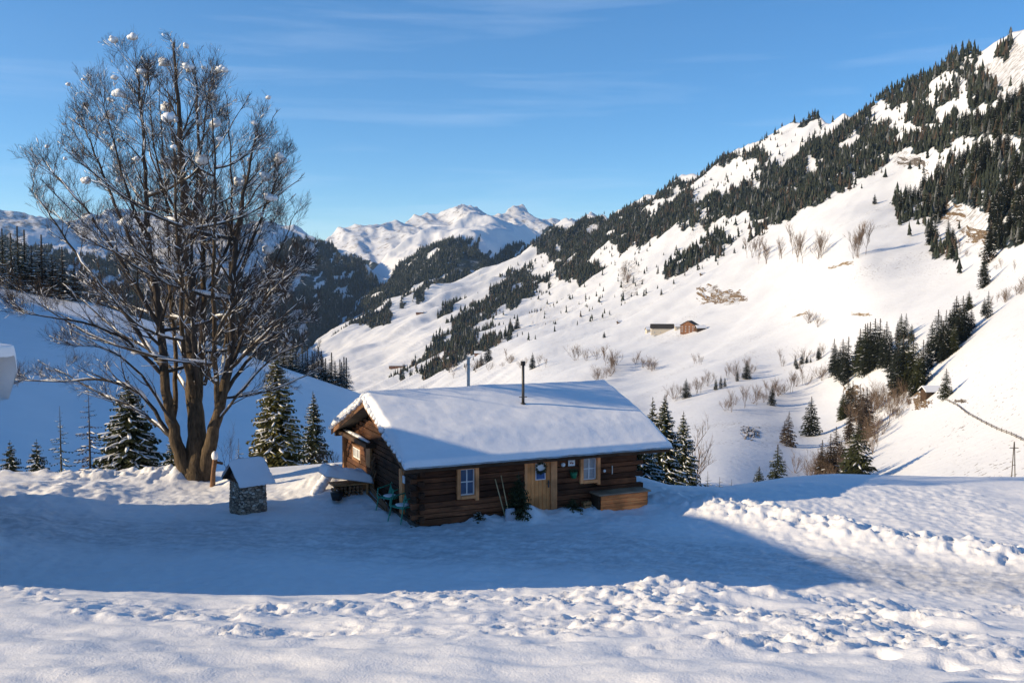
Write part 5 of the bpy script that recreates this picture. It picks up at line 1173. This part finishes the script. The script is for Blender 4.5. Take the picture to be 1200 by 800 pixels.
# snow-covered wood stack left of the gable
g = on_ground(407, 580, .25); gzv = gz1(g[0], g[1]); r = empty('wood_stack', (g[0], g[1], gzv - .05), YAW); tag(r, 'snow-covered stack of boards and logs left of the gable', 'wood stack')
for i in range(21):
    f = MB(); x = -.55 + .19 * (i // 3) + R.uniform(-.03, .03); q_ = R.uniform(.055, .075); f.tube([(x, -.35 + R.uniform(-.05, .05), .08 + .14 * (i % 3)), (x + R.uniform(-.03, .03), .5, .08 + .14 * (i % 3))], [q_, q_], 9); f.build('log', M['rake_wood'], r)
f = MB(); f.box(-.75, .9, -.45, .55, .46, .51); f.box(-.7, -.62, -.4, -.3, 0, .46); f.box(.8, .88, -.4, -.3, 0, .46); f.build('boards', M['gold_wood'], r)
def snow_lump(parent, x0, x1, y0, y1, z0, th, seed, name='snow_cover', tilt=0):
    n = 26; U, V = np.meshgrid(np.linspace(-1, 1, n), np.linspace(-1, 1, n)); s = np.clip(1 - np.maximum(np.abs(U), np.abs(V)) ** 5, 0, 1) ** .5
    X = x0 + (x1 - x0) * (U + 1) / 2; Y = y0 + (y1 - y0) * (V + 1) / 2; Z = z0 + th * s * (1 + .3 * fbm(X * 1.5 + seed, Y * 1.5, seed, 3)) + tilt * (1 - U) / 2
    o = grid_mesh(name, np.concatenate([X, X[::-1]]), np.concatenate([Y, Y[::-1]]), np.concatenate([Z, (Z * 0 + z0 - .02)[::-1] + tilt * (1 - U[::-1]) / 2]), M['snow_obj']); o.parent = parent; return o
snow_lump(r, -1.15, 1.1, -.6, .75, .5, .36, 4, tilt=.42); r.scale = (.8, .8, .95)
f = MB(); f.tube([(-.55, -.62, .02), (-.55, -.62, .3)], [.17, .24], 14); o = f.build('tub', M['black'], None, True); o.matrix_world = r.matrix_world; o.location = r.location; o.rotation_euler = (0, 0, YAW); tag(o, 'small black tub on the snow in front of the wood stack', 'tub')
g = on_ground(384, 578, .1); r = empty('snow_heap', (g[0], g[1], gz1(g[0], g[1]) - .1), .8); tag(r, 'steep sunlit snow heap left of the wood stack', 'snow heap')
W_ = MB()
for i in range(9): W_.blob((.12 * i - .5, .03 * i, .06 + .1 * i), .24 - .006 * i, R, 1.1, .9, .8, 10, 6, .12)
W_.build('snow', M['snow_obj'], r, True)
# dark boards leaning low on the gable, behind the chairs
f = MB(); f.beam((-.5, 1.9, .3), (-.35, 4.4, .55), .05, .22); local_thing('plank', f, 'rake_wood', 'upper brown plank leaning along the gable wall behind the chairs', 'plank')
f = MB(); f.beam((-.45, 2.2, .06), (-.42, 4.6, .26), .05, .2); local_thing('plank', f, 'rake_wood', 'lower brown plank resting on the snow along the gable wall', 'plank')

# ------------------------------------------------------------------ stone pillar with little roof
g = on_ground(291, 599, .02); pz = gz1(g[0], g[1]); yw = .72
r = empty('stone_pillar', (g[0], g[1], pz), yw); tag(r, 'squat rubble stone pillar with small snow-covered gable roof', 'stone pillar')
n = 72; m_ = 44; hs = 1.18; TH, ZZ = np.meshgrid(np.linspace(0, 2 * np.pi, n + 1), np.linspace(-.3, hs, m_))
sq = lambda a: np.sign(a) * np.abs(a) ** .45
ux_, uy_ = sq(np.cos(TH)), sq(np.sin(TH)); nrm = np.maximum(np.abs(ux_), np.abs(uy_))
per = TH * .62; w1_, w2_, wi = worley(per * 6.0 + 50, ZZ * 9.5, 3); w1_[:, -1] = w1_[:, 0]; w2_[:, -1] = w2_[:, 0]; wi[:, -1] = wi[:, 0]
bul = .035 * np.clip((w2_ - w1_) * 3, 0, 1) + .03 * wi; rad_ = (.49 + .035 * (1 - ZZ / hs) + bul)
o = grid_mesh('stonework', ux_ * rad_, uy_ * rad_ * .9, ZZ, M['stone']); o.parent = r
W_ = MB(); W_.box(-.54, .54, -.5, .5, hs - .05, hs + .02); W_.build('capstone', M['dark_wood'], r)
W_ = MB(); 
for s in (-1, 1): W_.add([(x, y, z + t) for x in (-.64, .6) for (y, z) in ((0, hs + .56), (s * .66, hs - .02)) for t in (-.05, 0)], [(0, 1, 3, 2), (4, 6, 7, 5), (0, 4, 5, 1), (2, 3, 7, 6), (0, 2, 6, 4), (1, 5, 7, 3)])
pr_ = W_.build('roof', M['dark_wood'], r)
W_ = MB(); W_.add([(x, y, z) for x in (-.5, .55) for y, z in ((-.55, hs + .02), (.55, hs + .02), (0, hs + .45))], [(0, 2, 1), (3, 4, 5), (0, 1, 4, 3), (1, 2, 5, 4), (2, 0, 3, 5)]); W_.build('gable_shade', M['black'], r)  # black infill under the roof: shade of the gable opening put in as colour
roof_snow(pr_, -.64, .6, [(-.66, hs - .02), (0, hs + .56), (.66, hs - .02)], .24, M['snow_obj'], 60, 50, 5, .6, 'roof_snow', .3, .02)
# post with snow cap beside it
g = on_ground(249, 569, .05); r = empty('wooden_post', (g[0], g[1], gz1(g[0], g[1]) - .05), 0); tag(r, 'weathered sunlit post with snow cap between the big tree and pillar', 'post')
MB().tube([(0, 0, 0), (.04, 0, .6), (.12, 0, 1.12)], [.11, .09, .1], 9).build('post', M['rake_wood'], r)
W_ = MB(); W_.beam((.08, 0, 1.02), (.42, 0, .95), .08, .09); W_.build('bracket', M['dark_wood'], r)
W_ = MB(); W_.blob((.12, 0, 1.25), .15, R, .9, .9, 1.3, 10, 7, .1); W_.build('snow_cap', M['snow_obj'], r, True)

# ------------------------------------------------------------------ buildings off the left edge
# tall neighbouring house whose shadow falls over the yard
def big_house():
    A = Vector((-20.3, 21.3)); dirn = Vector((-.36, .933)).normalized(); hw = 4.2; zr = 10.5; ze = 7.5
    ang = math.atan2(dirn.y, dirn.x); r = empty('neighbour_house', (A.x, A.y, 0), ang); tag(r, 'tall neighbouring house standing beyond the left edge, shading the yard', 'house')
    W_ = MB(); W_.box(.2, 12.3, -hw + .5, hw - .5, -4, ze - .1); W_.build('wall', M['chalet'], r)
    def hip(g, dz, th):
        a = [(-.45, -hw - g, ze + dz), (13.2 + g, -hw - g, ze + dz), (13.2 + g, hw + g, ze + dz), (-.45, hw + g, ze + dz), (-.45, 0, zr + dz), (7.1, 0, zr + dz)]
        q = MB(); q.add(a + [(x, y, z - th) for x, y, z in a], [(0, 1, 5, 4), (2, 3, 4, 5), (1, 2, 5), (0, 4, 10, 6), (4, 3, 9, 10), (7, 6, 10, 11), (9, 8, 11, 10), (8, 7, 11), (0, 6, 7, 1), (1, 7, 8, 2), (2, 8, 9, 3)]); return q
    ro = hip(.05, -.42, .2).build('roof', M['dark_wood'], r); bevel(hip(0, 0, .4).build('roof_snow', M['snow_obj'], ro), .15, 3)
    q = MB(); q.add([(-.2, -hw + .6, ze - .3), (-.2, hw - .6, ze - .3), (-.2, 0, zr - .6), (.3, -hw + .6, ze - .3), (.3, hw - .6, ze - .3), (.3, 0, zr - .6)], [(0, 2, 1), (3, 4, 5), (0, 3, 5, 2), (1, 2, 5, 4), (0, 1, 4, 3)]); q.build('gable', M['chalet'], r)
    for i in range(4):
        for z in (1.2, 4.2):
            f = MB(); x = 1.8 + i * 2.9; f.box(x - .6, x + .6, -hw + .38, -hw + .49, z, z + 1.4); fo = f.build('window', M['white_paint'], r); f = MB(); f.box(x - .45, x + .45, -hw + .33, -hw + .375, z + .15, z + 1.25); f.build('pane', M['glass'], fo)
big_house()
# near shed whose snowy eave corner shows at the left edge
def near_shed():
    d = 9.0; c = P(20, 448, d); r = empty('shed', (c[0], c[1], 0), 0); tag(r, 'near shed at the left edge showing only its snow-laden eave corner', 'shed')
    W_ = MB(); W_.box(-4.6, -.75, -4.2, -.35, 3.0, c[2] - .35); W_.build('wall', M['dark_wood'], r)
    W_ = MB(); zb = c[2] - .12
    W_.add([(x, y, z + t) for y in (-4.8, -.08) for (x, z) in ((-5.2, zb + 1.0), (-.13, zb - .02)) for t in (-.1, 0)], [(0, 1, 3, 2), (4, 6, 7, 5), (0, 4, 5, 1), (2, 3, 7, 6), (0, 2, 6, 4), (1, 5, 7, 3)]); ro = W_.build('roof', M['dark_wood'], r)
    # snow slab with a leaning broken edge
    n = 60; U, V = np.meshgrid(1 - (1 - np.linspace(0, 1, n)) ** 3, 1 - (1 - np.linspace(0, 1, n)) ** 3); X0 = -5.2 + 5.12 * U; Yv = -4.8 + 4.8 * V; zz = zb + 1.0 - 1.02 * np.clip((X0 + 5.2) / 5.07, 0, 1.02)
    e = lambda q, r_: np.sqrt(np.clip(1 - (1 - np.clip(q / r_, 0, 1)) ** 2, 0, 1))
    T = (.50 + .02 * fbm(X0 * 2, Yv * 2, 4, 3)) * (e(-.08 - X0, .03) * .12 + .88 * e(-.08 - X0 + .03, .05)) 
    lean = .10 * T / .5 * (X0 > -.5)
    o = grid_mesh('roof_snow', np.concatenate([X0 + lean, X0[::-1]]), np.concatenate([Yv, Yv[::-1]]), np.concatenate([zz + T * e(Yv[-1, -1] - Yv + .01, .06), (zz - .0)[::-1]]), M['snow_obj']); o.parent = ro
near_shed()

# ------------------------------------------------------------------ valley haze
W_ = MB(); W_.box(-9000, 9000, -700, 9800, -424, 2400); hz = W_.build('haze', bpy.data.materials.new('haze')); tag(hz, kind='stuff')
hm = hz.data.materials[0]; hm.use_nodes = True; hn = hm.node_tree; hn.nodes.clear(); ho = hn.nodes.new('ShaderNodeOutputMaterial'); pv = hn.nodes.new('ShaderNodeVolumePrincipled')
pv.inputs['Color'].default_value = (.45, .68, 1, 1); pv.inputs['Density'].default_value = .000025; pv.inputs['Anisotropy'].default_value = .2; hn.links.new(pv.outputs[0], ho.inputs['Volume'])
